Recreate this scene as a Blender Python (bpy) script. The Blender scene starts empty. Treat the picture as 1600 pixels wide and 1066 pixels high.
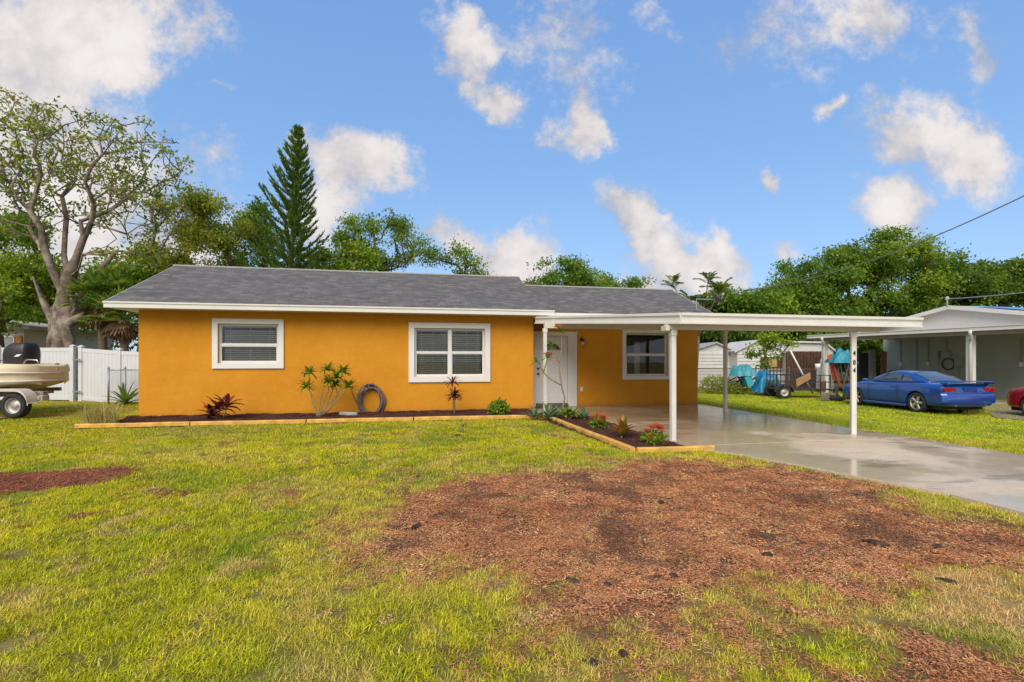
import bpy, bmesh, math, random
import numpy as np
from mathutils import Vector, Matrix, Euler

S = bpy.context.scene
COL = S.collection
random.seed(7); RNG = np.random.default_rng(7)
R = math.radians

# ---------------------------------------------------------------- camera
F, CX, HY, EYE = 770.0, 800.0, 562.0, 1.5      # focal length in photo pixels, centre column, horizon row, eye height
cam_d = bpy.data.cameras.new('camera'); cam = bpy.data.objects.new('camera', cam_d); COL.objects.link(cam)
cam.location = (0, 0, EYE); cam.rotation_euler = (R(90), 0, 0)
cam_d.sensor_width = 36; cam_d.lens = 36 * F / 1600; cam_d.shift_y = (HY - 533) / 1600
cam_d.clip_start = .05; cam_d.clip_end = 2000
S.camera = cam
S.render.resolution_x, S.render.resolution_y = 1024, 682
S.view_settings.view_transform = 'Standard'; S.view_settings.look = 'None'
S.view_settings.gamma = 1; S.view_settings.exposure = EXPOSURE = 0.97

# ---------------------------------------------------------------- node helper
class NT:
    def __init__(s, tree): s.t = tree; s.n = tree.nodes; s.l = tree.links
    def add(s, typ, props=None, **ins):
        n = s.n.new(typ)
        for k, v in (props or {}).items(): setattr(n, k, v)
        for k, v in ins.items(): s.put(n, k, v)
        return n
    def put(s, n, k, v):
        if isinstance(k, str) and k.startswith('i') and k[1:].isdigit(): sock = n.inputs[int(k[1:])]
        else: sock = n.inputs[k.replace('_', ' ')]
        if isinstance(v, bpy.types.NodeSocket): s.l.new(v, sock)
        else: sock.default_value = v
    def math(s, op, a, b=0.0, clamp=False): return s.add('ShaderNodeMath', dict(operation=op, use_clamp=clamp), i0=a, i1=b).outputs[0]
    def vmath(s, op, a, b=(0, 0, 0), out=0): return s.add('ShaderNodeVectorMath', dict(operation=op), i0=a, i1=b).outputs[out]
    def mix(s, f, a, b, mode='MIX'):
        n = s.n.new('ShaderNodeMix'); n.data_type = 'RGBA'; n.blend_type = mode
        for i, v in ((0, f), (6, a), (7, b)):
            if isinstance(v, bpy.types.NodeSocket): s.l.new(v, n.inputs[i])
            else: n.inputs[i].default_value = (*v, 1) if i and len(v) == 3 else v
        return n.outputs[2]
    def noise(s, vec, scale, detail=4, rough=.55, out=0, dist=0):
        return s.add('ShaderNodeTexNoise', None, Vector=vec, Scale=scale, Detail=detail, Roughness=rough, Distortion=dist).outputs[out]
    def mr(s, v, a, b, c=0., d=1., smooth=True):
        return s.add('ShaderNodeMapRange', dict(interpolation_type='SMOOTHSTEP' if smooth else 'LINEAR', clamp=True), i0=v, i1=a, i2=b, i3=c, i4=d).outputs[0]
    def ramp(s, v, stops):
        n = s.n.new('ShaderNodeValToRGB'); s.l.new(v, n.inputs[0]); e = n.color_ramp.elements
        while len(e) < len(stops): e.new(.5)
        for x, (p, c) in zip(e, stops): x.position = p; x.color = (*c, 1)
        return n.outputs[0]

def srgb(r, g, b):
    f = lambda v: (v / 255 / 12.92) if v / 255 <= .04045 else ((v / 255 + .055) / 1.055) ** 2.4
    return (f(r), f(g), f(b))

# ---------------------------------------------------------------- sky and sun
SUN_EL, SUN_AZ = 40, 196      # degrees; azimuth clockwise from +Y (behind the camera, a little to the left)
w = bpy.data.worlds.new('World'); S.world = w; w.use_nodes = True
T = NT(w.node_tree); T.n.clear()
sky = T.add('ShaderNodeTexSky', dict(sky_type='NISHITA', sun_disc=False, sun_elevation=R(SUN_EL), sun_rotation=R(SUN_AZ), air_density=1.0, dust_density=.6, ozone_density=1.6))
tc = T.add('ShaderNodeTexCoord')
d = tc.outputs['Generated']
skyc = T.mix(1.0, sky.outputs[0], (1.02, 1.12, 1.22), 'MULTIPLY')
skyc = T.vmath('SCALE', skyc); 
T.n[-1].inputs['Scale'].default_value = .12
sep = T.add('ShaderNodeSeparateXYZ', None, i0=d)
dy = T.math('MAXIMUM', sep.outputs[1], .02)
gx = T.math('DIVIDE', sep.outputs[0], dy); gz_ = T.math('DIVIDE', sep.outputs[2], dy)
P = T.add('ShaderNodeCombineXYZ', None, i0=gx, i1=gz_, i2=0.0).outputs[0]
# turbulence that tears the edges of the clouds
warp = T.noise(P, 3.2, 7, .6, 1)
warp = T.vmath('SUBTRACT', warp, (.5, .5, .5))
warp2 = T.add('ShaderNodeVectorMath', dict(operation='MULTIPLY'), i0=warp, i1=(.34, .26, 0)).outputs[0]
PW = T.vmath('ADD', P, warp2)
def cloud(px, py, rx, ry, rot=0, amp=1.0):
    m = T.add('ShaderNodeMapping', dict(vector_type='TEXTURE'), Vector=PW, Location=((px - CX) / F, (HY - py) / F, 0), Rotation=(0, 0, R(rot)), Scale=(rx / F, ry / F, 1))
    l = T.vmath('LENGTH', m.outputs[0], out=1)
    return T.math('MULTIPLY', T.mr(l, 0, 1.45, 1.1, 0, False), amp)
blobs = [(90, 50, 230, 135, 10, 1.3), (210, 95, 105, 85, 0, .9), (20, 160, 190, 120, 0, 1.0), (90, 300, 260, 170, 0, .95), (150, 410, 330, 80, 0, .9),
         (725, 85, 95, 60, -35, .85), (785, 150, 60, 38, -20, .85), (870, 60, 140, 130, 0, .55), (905, 190, 45, 68, 10, .95), (1015, 25, 80, 40, 0, .4),
         (1300, 35, 220, 90, 0, .6), (1530, 90, 60, 90, -20, .55), (1490, 235, 150, 72, -25, 1.15), (1395, 325, 80, 55, -50, .95), (1440, 60, 220, 60, 0, .35),
         (545, 265, 115, 58, -5, 1.1), (505, 330, 80, 75, 20, .85), (620, 300, 70, 50, 0, .45), (800, 410, 95, 62, 0, 1.1), (715, 385, 85, 38, 0, .8),
         (1010, 350, 75, 38, -42, 1.15), (1085, 415, 100, 48, -38, 1.15), (1000, 440, 110, 50, 0, .8), (1180, 475, 110, 30, 0, .5), (1203, 290, 22, 34, 0, .8), (1325, 165, 30, 26, 0, .75), (1215, 395, 26, 36, 0, .5), (350, 140, 30, 14, 20, .5), (300, 250, 34, 12, 20, .4)]
tot = None
for b in blobs:
    o = cloud(*b); tot = o if tot is None else T.math('MAXIMUM', tot, o)
fine = T.noise(P, 7.5, 12, .70)
ed = T.math('MULTIPLY', T.math('SUBTRACT', fine, .5), 1.7)
dens = T.math('ADD', tot, T.math('MULTIPLY', ed, T.mr(tot, 0, .25)))
mask = T.mr(dens, .27, .75)
front = T.mr(sep.outputs[1], .03, .15)
mask = T.math('MULTIPLY', mask, front)
# the rest of the sky, beside and behind the view, is given fuller cloud, added as fill light
gn = T.noise(d, 2.6, 8, .6)
gmask = T.math('MULTIPLY', T.mr(gn, .34, .52), T.math('SUBTRACT', 1.0, front))
mask = T.math('MAXIMUM', mask, gmask)
cn = T.noise(P, 5.5, 7, .6)
puff = T.math('ADD', T.math('MULTIPLY', T.mr(dens, .25, 1.15), .42), T.math('MULTIPLY', T.mr(cn, .32, .62), .58))
cloudc = T.ramp(puff, [(0, srgb(170, 176, 194)), (.3, srgb(205, 204, 210)), (.55, srgb(228, 222, 222)), (1, srgb(250, 245, 242))])
cloudc = T.vmath('SCALE', cloudc); T.n[-1].inputs['Scale'].default_value = .49
grad = T.ramp(sep.outputs[2], [(0, (.23, .31, .44)), (.12, (.175, .28, .44)), (.35, (.12, .225, .405)), (.65, (.088, .18, .375))])
skyc = T.mix(.85, skyc, grad)
out = T.mix(mask, skyc, cloudc)
bg = T.add('ShaderNodeBackground', None, Color=out, Strength=1.0)
ow = T.add('ShaderNodeOutputWorld'); T.l.new(bg.outputs[0], ow.inputs[0])

sd = bpy.data.lights.new('sun', 'SUN'); sun = bpy.data.objects.new('sun', sd); COL.objects.link(sun)
sd.energy = 1.9; sd.angle = R(45); sd.color = (1, .92, .80)
az, el = R(SUN_AZ), R(SUN_EL)
sv = Vector((math.sin(az) * math.cos(el), math.cos(az) * math.cos(el), math.sin(el)))
sun.rotation_euler = sv.to_track_quat('Z', 'Y').to_euler(); sun.location = sv * 40

# ---------------------------------------------------------------- placement helpers
HA = R(11.5); hc, hs = math.cos(HA), math.sin(HA)
P0 = (-9.371, 12.366)                              # front left corner of the house
def uvxy(u, v): return (P0[0] + hc * u - hs * v, P0[1] + hs * u + hc * v)
def xyuv(x, y): dx, dy_ = x - P0[0], y - P0[1]; return (hc * dx + hs * dy_, -hs * dx + hc * dy_)
def G(px, py, z=0.0): y = (EYE - z) * F / (py - HY); return ((px - CX) / F * y, y)
def at(px, py, y): return Vector(((px - CX) / F * y, y, EYE - (py - HY) / F * y))
def hu(px, v): k = (px - CX) / F; return (k * (P0[1] + hc * v) - P0[0] + hs * v) / (hc - k * hs)
def hz_(px, py, v): x, y = uvxy(hu(px, v), v); return EYE - (py - HY) / F * y

TAB = np.random.default_rng(3).random((256, 256))
def vn(x, y, s=0):
    x = np.asarray(x, float) + s * 17.3; y = np.asarray(y, float) + s * 9.1
    xi = np.floor(x).astype(int); yi = np.floor(y).astype(int); fx = x - xi; fy = y - yi
    fx = fx * fx * (3 - 2 * fx); fy = fy * fy * (3 - 2 * fy)
    g = lambda a, b: TAB[a % 256, b % 256]
    return (g(xi, yi) * (1 - fx) + g(xi + 1, yi) * fx) * (1 - fy) + (g(xi, yi + 1) * (1 - fx) + g(xi + 1, yi + 1) * fx) * fy
def fbm(x, y, s=0, o=4):
    t = 0; a = .5; n = 0
    for i in range(o): t = t + a * vn(x * 2 ** i, y * 2 ** i, s + i); n += a; a *= .55
    return t / n
def sst(x, a, b): t = np.clip((np.asarray(x, float) - a) / (b - a), 0, 1); return t * t * (3 - 2 * t)
def gz(x, y):
    u, v = xyuv(x, y)
    return -.22 * sst(u, 16.3, 20.5)

# ---------------------------------------------------------------- objects
def tag(o, label=None, cat=None, group=None, kind=None):
    if label: o['label'] = label
    if cat: o['category'] = cat
    if group: o['group'] = group
    if kind: o['kind'] = kind
    return o
def thing(name, label, cat, loc=(0, 0, 0), rz=0, group=None):
    o = bpy.data.objects.new(name, None); COL.objects.link(o); o.empty_display_size = .2
    o.location = loc; o.rotation_euler = (0, 0, rz)
    return tag(o, label, cat, group)
def rootmat(o):
    if o is None: return Matrix()
    while o.parent: o = o.parent
    return Matrix.Translation(o.location) @ Euler(o.rotation_euler).to_matrix().to_4x4()
def np_mesh(name, V, Q, mats=None, smooth=False, fattr=None):
    """V (n,3), Q (m,k) faces all with k corners"""
    me = bpy.data.meshes.new(name); V = np.asarray(V, np.float32); Q = np.asarray(Q, np.int32); m, k = Q.shape
    me.vertices.add(len(V)); me.vertices.foreach_set('co', V.ravel())
    me.loops.add(m * k); me.loops.foreach_set('vertex_index', Q.ravel())
    me.polygons.add(m); me.polygons.foreach_set('loop_start', np.arange(m, dtype=np.int32) * k)
    if smooth: me.polygons.foreach_set('use_smooth', np.ones(m, bool))
    for an, av in (fattr or {}).items():
        a = me.attributes.new(an, 'FLOAT', 'FACE'); a.data.foreach_set('value', np.asarray(av, np.float32))
    me.update(calc_edges=True); me.validate()
    if mats: me.materials.append(mats)
    return me
class MB:
    def __init__(s): s.v = []; s.f = []; s.sm = False
    def add(s, vs, fs):
        o = len(s.v); s.v += [Vector(p) for p in vs]; s.f += [[o + i for i in f] for f in fs]; return s
    def box(s, x0, x1, y0, y1, z0, z1, M=None):
        vs = [(x, y, z) for z in (z0, z1) for y in (y0, y1) for x in (x0, x1)]
        if M is not None: vs = [M @ Vector(p) for p in vs]
        return s.add(vs, [(0, 2, 3, 1), (4, 5, 7, 6), (0, 1, 5, 4), (2, 6, 7, 3), (0, 4, 6, 2), (1, 3, 7, 5)])
    def cbox(s, c, size, M=None):
        c = Vector(c); h = Vector(size) / 2; T_ = Matrix.Translation(c) @ (M if M is not None else Matrix())
        return s.box(-h.x, h.x, -h.y, h.y, -h.z, h.z, T_)
    def bar(s, a, b, wd, ht=None):
        a, b = Vector(a), Vector(b); dd = b - a; q = dd.to_track_quat('X', 'Z').to_matrix().to_4x4()
        ht = ht or wd
        return s.box(0, dd.length, -wd / 2, wd / 2, -ht / 2, ht / 2, Matrix.Translation(a) @ q)
    def tube(s, pts, rad, n=8, cap=True):
        pts = [Vector(p) for p in pts]; m = len(pts)
        rad = [rad] * m if not hasattr(rad, '__len__') else rad
        t0 = (pts[1] - pts[0]).normalized(); nx = t0.orthogonal().normalized(); vs = []; fs = []
        for i in range(m):
            t = (pts[min(i + 1, m - 1)] - pts[max(i - 1, 0)])
            t = t.normalized() if t.length > 1e-9 else t0
            nx = (nx - t * nx.dot(t)); nx = nx.normalized() if nx.length > 1e-6 else t.orthogonal().normalized()
            ny = t.cross(nx)
            for k in range(n):
                a = 2 * math.pi * k / n; vs.append(pts[i] + (nx * math.cos(a) + ny * math.sin(a)) * rad[i])
        for i in range(m - 1):
            for k in range(n): fs.append((i * n + k, i * n + (k + 1) % n, (i + 1) * n + (k + 1) % n, (i + 1) * n + k))
        if cap: fs.append(tuple(range(n))[::-1]); fs.append(tuple((m - 1) * n + k for k in range(n)))
        return s.add(vs, fs)
    def lathe(s, prof, n=20, M=None, closed=False):
        """prof: (r, h) about local Z"""
        vs = []; fs = []; m = len(prof)
        for r, h in prof:
            for k in range(n):
                a = 2 * math.pi * k / n; vs.append(Vector((r * math.cos(a), r * math.sin(a), h)))
        if M is not None: vs = [M @ p for p in vs]
        for i in range(m if closed else m - 1):
            j = (i + 1) % m
            for k in range(n): fs.append((i * n + k, i * n + (k + 1) % n, j * n + (k + 1) % n, j * n + k))
        return s.add(vs, fs)
    def prism(s, poly, h, M=None):
        """poly in XY extruded along Z by h"""
        n = len(poly); vs = [Vector((p[0], p[1], 0)) for p in poly] + [Vector((p[0], p[1], h)) for p in poly]
        if M is not None: vs = [M @ p for p in vs]
        return s.add(vs, [tuple(range(n))[::-1], tuple(range(n, 2 * n))] + [(i, (i + 1) % n, n + (i + 1) % n, n + i) for i in range(n)])
    def loft(s, secs, closed=True, cap=True):
        n = len(secs[0]); m = len(secs); vs = [p for q in secs for p in q]; fs = []
        for i in range(m - 1):
            for k in range(n if closed else n - 1): fs.append((i * n + k, i * n + (k + 1) % n, (i + 1) * n + (k + 1) % n, (i + 1) * n + k))
        if cap: fs.append(tuple(range(n))[::-1]); fs.append(tuple((m - 1) * n + k for k in range(n)))
        return s.add(vs, fs)
    def blade(s, base, d_, L, wd, droop=.3, n=5, fold=.25, prof=None, side=None):
        """a strap leaf: starts along d_, bends down, width profile"""
        base = Vector(base); d_ = Vector(d_).normalized(); p = base.copy(); vs = []; fs = []
        sd_ = side or d_.cross(Vector((0, 0, 1))); sd_ = sd_.normalized() if sd_.length > 1e-4 else Vector((1, 0, 0))
        for i in range(n + 1):
            t = i / n; ww = wd * (prof(t) if prof else math.sin(math.pi * min(1, .12 + .88 * t)) ** .7 * (1 if t < .99 else 0))
            up = sd_.cross(d_).normalized()
            vs += [p - sd_ * ww / 2 + up * ww * fold, p.copy(), p + sd_ * ww / 2 + up * ww * fold]
            p = p + d_ * (L / n); d_ = (d_ + Vector((0, 0, -droop / n * 1.5))).normalized()
        for i in range(n): a = i * 3; fs += [(a, a + 1, a + 4, a + 3), (a + 1, a + 2, a + 5, a + 4)]
        return s.add(vs, fs)
    def build(s, name, mat_, parent=None, local=False, origin=None, smooth=False, bevel=0, sub=0, auto=None):
        me = bpy.data.meshes.new(name)
        M = Matrix() if local else rootmat(parent).inverted()
        if parent is None and origin is not None: M = Matrix.Translation(-Vector(origin))
        me.from_pydata([tuple(M @ p) for p in s.v], [], s.f); me.update()
        if smooth: me.polygons.foreach_set('use_smooth', [True] * len(me.polygons))
        me.materials.append(mat_)
        o = bpy.data.objects.new(name, me); COL.objects.link(o)
        if parent is not None: o.parent = parent
        elif origin is not None: o.location = origin
        if bevel:
            b = o.modifiers.new('bevel', 'BEVEL'); b.width = bevel; b.segments = 2; b.limit_method = 'ANGLE'; b.angle_limit = R(40)
        if sub:
            b = o.modifiers.new('sub', 'SUBSURF'); b.levels = b.render_levels = sub
        return o
def copy_tree(o, parent=None):
    c = o.copy(); COL.objects.link(c); c.parent = parent
    for ch in list(o.children): copy_tree(ch, c)
    return c

# ---------------------------------------------------------------- materials
def mat(name, col, rough=.6, var=.08, scale=6, bump=0, bscale=60, metallic=0, col2=None, c2lo=.5, c2hi=.7, coat=0, spec=.5, trans=0, hue=0):
    m = bpy.data.materials.new(name); m.use_nodes = True; t = NT(m.node_tree); t.n.clear()
    tc = t.add('ShaderNodeTexCoord').outputs['Object']
    c = (*col, 1)
    n1 = t.noise(tc, scale, 5, .6)
    lo = tuple(x * (1 - var) for x in col); hi = tuple(min(1, x * (1 + var)) for x in col)
    c = t.mix(t.mr(n1, .3, .7), lo, hi)
    if col2 is not None:
        n2 = t.noise(tc, scale * .6, 6, .65); c = t.mix(t.mr(n2, c2lo, c2hi), c, col2)
    b = t.add('ShaderNodeBsdfPrincipled', None, Base_Color=c, Roughness=rough, Metallic=metallic)
    b.inputs['Specular IOR Level'].default_value = spec
    if coat: b.inputs['Coat Weight'].default_value = coat; b.inputs['Coat Roughness'].default_value = .04
    if bump:
        bn = t.add('ShaderNodeBump', None, Strength=bump, Distance=.01, Height=t.noise(tc, bscale, 4, .6)); t.l.new(bn.outputs[0], b.inputs['Normal'])
    o = t.add('ShaderNodeOutputMaterial'); t.l.new(b.outputs[0], o.inputs[0]); m['b'] = 1
    return m
def leafmat(name, stops, rough=.5, trans=.35, spec=.3):
    """colour from the per-face attribute 'tint' through a ramp"""
    m = bpy.data.materials.new(name); m.use_nodes = True; t = NT(m.node_tree); t.n.clear()
    a = t.add('ShaderNodeAttribute', dict(attribute_name='tint', attribute_type='GEOMETRY'))
    n = len(stops); c = t.ramp(a.outputs['Fac'], [(i / (n - 1), k) for i, k in enumerate(stops)])
    b = t.add('ShaderNodeBsdfPrincipled', None, Base_Color=c, Roughness=rough); b.inputs['Specular IOR Level'].default_value = spec
    tr = t.add('ShaderNodeBsdfTranslucent', None, Color=c)
    mx = t.add('ShaderNodeMixShader', None, i0=trans, i1=b.outputs[0], i2=tr.outputs[0])
    o = t.add('ShaderNodeOutputMaterial'); t.l.new(mx.outputs[0], o.inputs[0]); return m
WHITE = mat('white_paint', (.66, .65, .61), .45, .04, 3, .05, 40)
TRIM = mat('white_trim', (.71, .71, .70), .4, .02, 3)
VINYL = mat('white_vinyl', (.60, .61, .63), .4, .03, 2)
BLACK = mat('black_plastic', (.012, .012, .014), .35, .2, 8)
DARK = mat('dark_metal', (.05, .05, .05), .5, .3, 8, metallic=.3)
STEEL = mat('galvanised_steel', (.30, .32, .33), .45, .15, 10, metallic=.5)
CHROME = mat('bare_metal', (.6, .6, .6), .25, .1, 6, metallic=.9)
RUBBER = mat('tyre_rubber', (.022, .022, .022), .85, .2, 20)
BARK = mat('grey_bark', (.15, .115, .085), .9, .5, 3, 1, 9, col2=(.30, .26, .21), c2lo=.45, c2hi=.65)
BARK2 = mat('brown_bark', (.13, .095, .065), .9, .3, 4, 1, 12)
STEMM = mat('plant_stem', (.23, .19, .11), .7, .2, 20)
WOODO = mat('orange_timber', (.60, .35, .075), .75, .22, 5, .3, 40, col2=(.42, .17, .04), c2lo=.52, c2hi=.75)
WOODG = mat('weathered_timber', (.22, .19, .15), .9, .3, 8, .5, 40)
WOODB = mat('brown_fence_timber', (.085, .04, .022), .8, .3, 6, .4, 30)
CARD = mat('brown_cardboard', (.33, .19, .09), .9, .1, 5)
def brickmat():
    m = bpy.data.materials.new('roof_shingles'); m.use_nodes = True; t = NT(m.node_tree); t.n.clear()
    tc = t.add('ShaderNodeTexCoord').outputs['Object']
    nz = t.noise(tc, 40, 2, .5, 1); j = t.add('ShaderNodeVectorMath', dict(operation='MULTIPLY_ADD'), i0=nz, i1=(.03, .012, 0), i2=tc).outputs[0]
    def br(w_, off, bw=.3):
        n = t.add('ShaderNodeTexBrick', dict(offset=off, offset_frequency=2), Vector=j, Color1=(0, 0, 0, 1), Color2=(1, 1, 1, 1), Mortar=(.0, .0, .0, 1), Scale=1.0)
        n.inputs['Brick Width'].default_value = bw; n.inputs['Row Height'].default_value = .135; n.inputs['Mortar Size'].default_value = w_; n.inputs['Mortar Smooth'].default_value = .2
        return n
    b1 = br(.006, .37); b2 = br(.0, .63, .19)
    v = t.math('ADD', t.math('MULTIPLY', b1.outputs[0], .5), t.math('MULTIPLY', b2.outputs[0], .5))
    c = t.ramp(v, [(0, (.055, .052, .054)), (.5, (.10, .094, .095)), (1, (.19, .177, .174))])
    sp = t.noise(tc, 260, 3, .7); c = t.mix(t.mr(sp, .35, .7, 0, .45), c, (.17, .16, .158))
    c = t.mix(t.mr(b1.outputs['Fac'], .2, .9, 0, .65), c, (.045, .043, .046))
    big = t.noise(tc, 1.3, 4, .6); c = t.mix(t.mr(big, .35, .75, 0, .3), c, (.12, .105, .102))
    b = t.add('ShaderNodeBsdfPrincipled', None, Base_Color=c, Roughness=.93)
    h = t.math('ADD', v, t.math('MULTIPLY', sp, .6))
    bn = t.add('ShaderNodeBump', None, Strength=.6, Distance=.01, Height=h); t.l.new(bn.outputs[0], b.inputs['Normal'])
    o = t.add('ShaderNodeOutputMaterial'); t.l.new(b.outputs[0], o.inputs[0]); return m
SHING = brickmat()
def stucco():
    m = bpy.data.materials.new('orange_stucco'); m.use_nodes = True; t = NT(m.node_tree); t.n.clear()
    tc = t.add('ShaderNodeTexCoord').outputs['Object']
    c = t.mix(t.mr(t.noise(tc, .55, 5, .62), .3, .7), (.68, .295, .02), (.61, .252, .015))
    c = t.mix(t.mr(t.noise(tc, 3.5, 6, .7), .42, .75, 0, .35), c, (.70, .36, .07))
    st = t.add('ShaderNodeMapping', None, Vector=tc, Scale=(9, 9, .5)).outputs[0]
    c = t.mix(t.mr(t.noise(st, 1, 5, .7), .55, .8, 0, .16), c, (.42, .165, .012))
    # rain splash of soil along the foot of the wall
    z = t.add('ShaderNodeSeparateXYZ', None, i0=tc).outputs[2]
    sp = t.math('ADD', z, t.math('MULTIPLY', t.noise(tc, 6, 5, .7), -.22))
    c = t.mix(t.mr(sp, -.10, .10, .45, 0), c, (.30, .12, .03))
    c = t.mix(t.mr(t.noise(tc, 90, 3, .6), .3, .7, 0, .12), c, (.36, .14, .01))
    b = t.add('ShaderNodeBsdfPrincipled', None, Base_Color=c, Roughness=.85); b.inputs['Specular IOR Level'].default_value = .25
    # block coursing that shows faintly through the stucco
    sw = t.add('ShaderNodeMapping', None, Vector=tc, Rotation=(R(-90), 0, 0)).outputs[0]
    bk = t.add('ShaderNodeTexBrick', dict(offset=.5), Vector=sw, Scale=1.0); bk.inputs['Brick Width'].default_value = .405; bk.inputs['Row Height'].default_value = .203; bk.inputs['Mortar Size'].default_value = .006; bk.inputs['Mortar Smooth'].default_value = .6
    jt = t.math('MULTIPLY', bk.outputs['Fac'], t.mr(t.noise(tc, 1.1, 3, .5), .35, .65)); cc_ = t.mix(t.math('MULTIPLY', jt, .09), c, (.40, .15, .012)); t.l.new(cc_, b.inputs['Base Color'])
    h = t.math('ADD', t.math('ADD', t.noise(tc, 70, 5, .65), t.math('MULTIPLY', t.noise(tc, 7, 4, .6), 1.2)), t.math('MULTIPLY', jt, -.22))
    bn = t.add('ShaderNodeBump', None, Strength=.9, Distance=.012, Height=h); t.l.new(bn.outputs[0], b.inputs['Normal'])
    o = t.add('ShaderNodeOutputMaterial'); t.l.new(b.outputs[0], o.inputs[0]); return m
STUCCO = stucco()
def glassmat(name='window_glass', tint=(.92, .95, .94), amt=1.0):
    m = bpy.data.materials.new(name); m.use_nodes = True; t = NT(m.node_tree); t.n.clear()
    tr = t.add('ShaderNodeBsdfTransparent', None, Color=(*tint, 1))
    gl = t.add('ShaderNodeBsdfGlossy', None, Color=(.95, .97, 1, 1), Roughness=.015)
    tc = t.add('ShaderNodeTexCoord').outputs['Object']
    bn = t.add('ShaderNodeBump', None, Strength=.05, Distance=.02, Height=t.noise(tc, 2.2, 2, .5)); t.l.new(bn.outputs[0], gl.inputs['Normal'])
    fr = t.add('ShaderNodeFresnel', None, IOR=1.6)
    mx = t.add('ShaderNodeMixShader', None, i0=t.math('MULTIPLY', fr.outputs[0], 1.35 * amt, True), i1=tr.outputs[0], i2=gl.outputs[0])
    o = t.add('ShaderNodeOutputMaterial'); t.l.new(mx.outputs[0], o.inputs[0]); return m
GLASS = glassmat()
CARGLASS = glassmat('tinted_car_glass', (.10, .11, .12), 1.0)
BLIND = mat('white_blind_slats', (.70, .70, .66), .5, .02)
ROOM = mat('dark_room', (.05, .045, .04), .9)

# ---------------------------------------------------------------- the ground zones
def poly_sd(x, y, poly):
    """signed distance, positive inside"""
    x = np.asarray(x, float); y = np.asarray(y, float); ins = np.zeros(x.shape, bool); dmin = np.full(x.shape, 1e9)
    n = len(poly)
    for i in range(n):
        x0, y0 = poly[i]; x1, y1 = poly[(i + 1) % n]
        with np.errstate(divide='ignore', invalid='ignore'):
            c = ((y0 > y) != (y1 > y)) & (x < (x1 - x0) * (y - y0) / (y1 - y0 + 1e-12) + x0)
        ins ^= c
        ex, ey = x1 - x0, y1 - y0; t = np.clip(((x - x0) * ex + (y - y0) * ey) / (ex * ex + ey * ey + 1e-12), 0, 1)
        dmin = np.minimum(dmin, np.hypot(x - x0 - t * ex, y - y0 - t * ey))
    return np.where(ins, dmin, -dmin)
MULCH1 = [G(*p) for p in [(585, 815), (640, 778), (735, 757), (850, 740), (960, 728), (1120, 722), (1240, 733), (1330, 757), (1420, 787), (1540, 822), (1640, 850), (1660, 880), (1480, 868), (1425, 890), (1450, 935), (1370, 938), (1250, 908), (1150, 890), (1110, 925), (1030, 948), (940, 955), (860, 912), (760, 905), (690, 880), (610, 862)]]
MULCH2 = [G(*p) for p in [(-60, 740), (0, 738), (80, 729), (200, 728), (215, 742), (150, 757), (60, 768), (-60, 775)]]
MULCH3 = [G(*p) for p in [(1385, 955), (1470, 975), (1600, 1025), (1680, 1120), (1420, 1130), (1330, 1080), (1350, 1045), (1400, 1010)]]
DRY = [G(*p) for p in [(1400, 870), (1480, 862), (1700, 890), (1750, 1060), (1600, 1040), (1450, 965), (1420, 930)]]
BED_A = [(-.40, -1.42), (9.95, -1.6), (10.2, -6.5), (11.32, -6.5), (11.25, -1.6), (10.7, -1.15), (10.1, -.8), (10.1, .02), (-.40, .02)]     # in (u, v)
SLAB = [(10.05, .75), (16.05, .75), (16.0, -22), (12.55, -22), (12.55, -9.6), (12.1, -8.2), (11.75, -7.2), (11.45, -6.72), (11.28, -6.5), (11.22, -1.55), (10.72, -1.12), (10.1, -.8)]
def zones(x, y):
    """mulch amount, dryness, slab/bed cover"""
    wx = x + (fbm(x * 1.7, y * 1.7, 1) - .5) * .9; wy = y + (fbm(x * 1.7, y * 1.7, 5) - .5) * .9
    fine = (fbm(x * 5, y * 5, 9, 3) - .5)
    m = np.zeros(np.shape(x))
    s1 = poly_sd(wx, wy, MULCH1); m = np.maximum(m, sst(s1 + fine * .75, -.16, .2))
    m = np.maximum(m, sst(poly_sd(wx, wy, MULCH2) + fine * .3, -.08, .12))
    m = np.maximum(m, sst(poly_sd(wx, wy, MULCH3) + fine * .5, -.1, .15))
    near = sst(s1 + fine * 1.2, -.9, -.02)                       # thin grass round the mulch
    thin = near * sst(fbm(x * 3.1, y * 3.1, 21, 3), .42, .60)
    spots = sst(fbm(x * 3.3, y * 3.3, 33, 4), .66, .74) * .5 * sst(y, 3.2, 5)
    low = sst(y, 4.6, 3.4) * sst(x, -1.2, .6) * sst(fbm(x * 3.5, y * 3.5, 41, 3), .52, .60) * .5
    m = np.maximum(m, np.maximum(thin * .55, np.maximum(spots * .7, low * .7)))
    dry = sst(poly_sd(wx, wy, DRY) + fine * .6, -.15, .3)
    m = m * (1 - .85 * dry); dry = np.maximum(dry, np.maximum(.25 * sst(fbm(x * .9, y * .9, 50), .50, .70), .5 * sst(fbm(x * 3.7, y * 3.7, 52, 4), .59, .71))); dry = np.maximum(dry, .38 * near)
    u, v = xyuv(x, y)
    sl = poly_sd(u, v, SLAB); bed = poly_sd(u, v, BED_A)
    return m, dry, sl, bed
xs = np.concatenate([np.arange(-620, -60, 40), np.arange(-60, -17, 2.0), np.arange(-17, 16, .085), np.arange(16, 60, 2.0), np.arange(60, 640, 40)])
ys = np.concatenate([np.arange(-200, 0, 20), np.arange(0, 1.6, .4), np.arange(1.6, 16, .085), np.arange(16, 60, 2.0), np.arange(60, 900, 60)])
GX, GY = np.meshgrid(xs, ys); nx_, ny_ = len(xs), len(ys)
zm, zd, zs, zb = zones(GX, GY)
near_ = (GY > 1.6) & (GY < 16) & (abs(GX) < 17)
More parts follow.
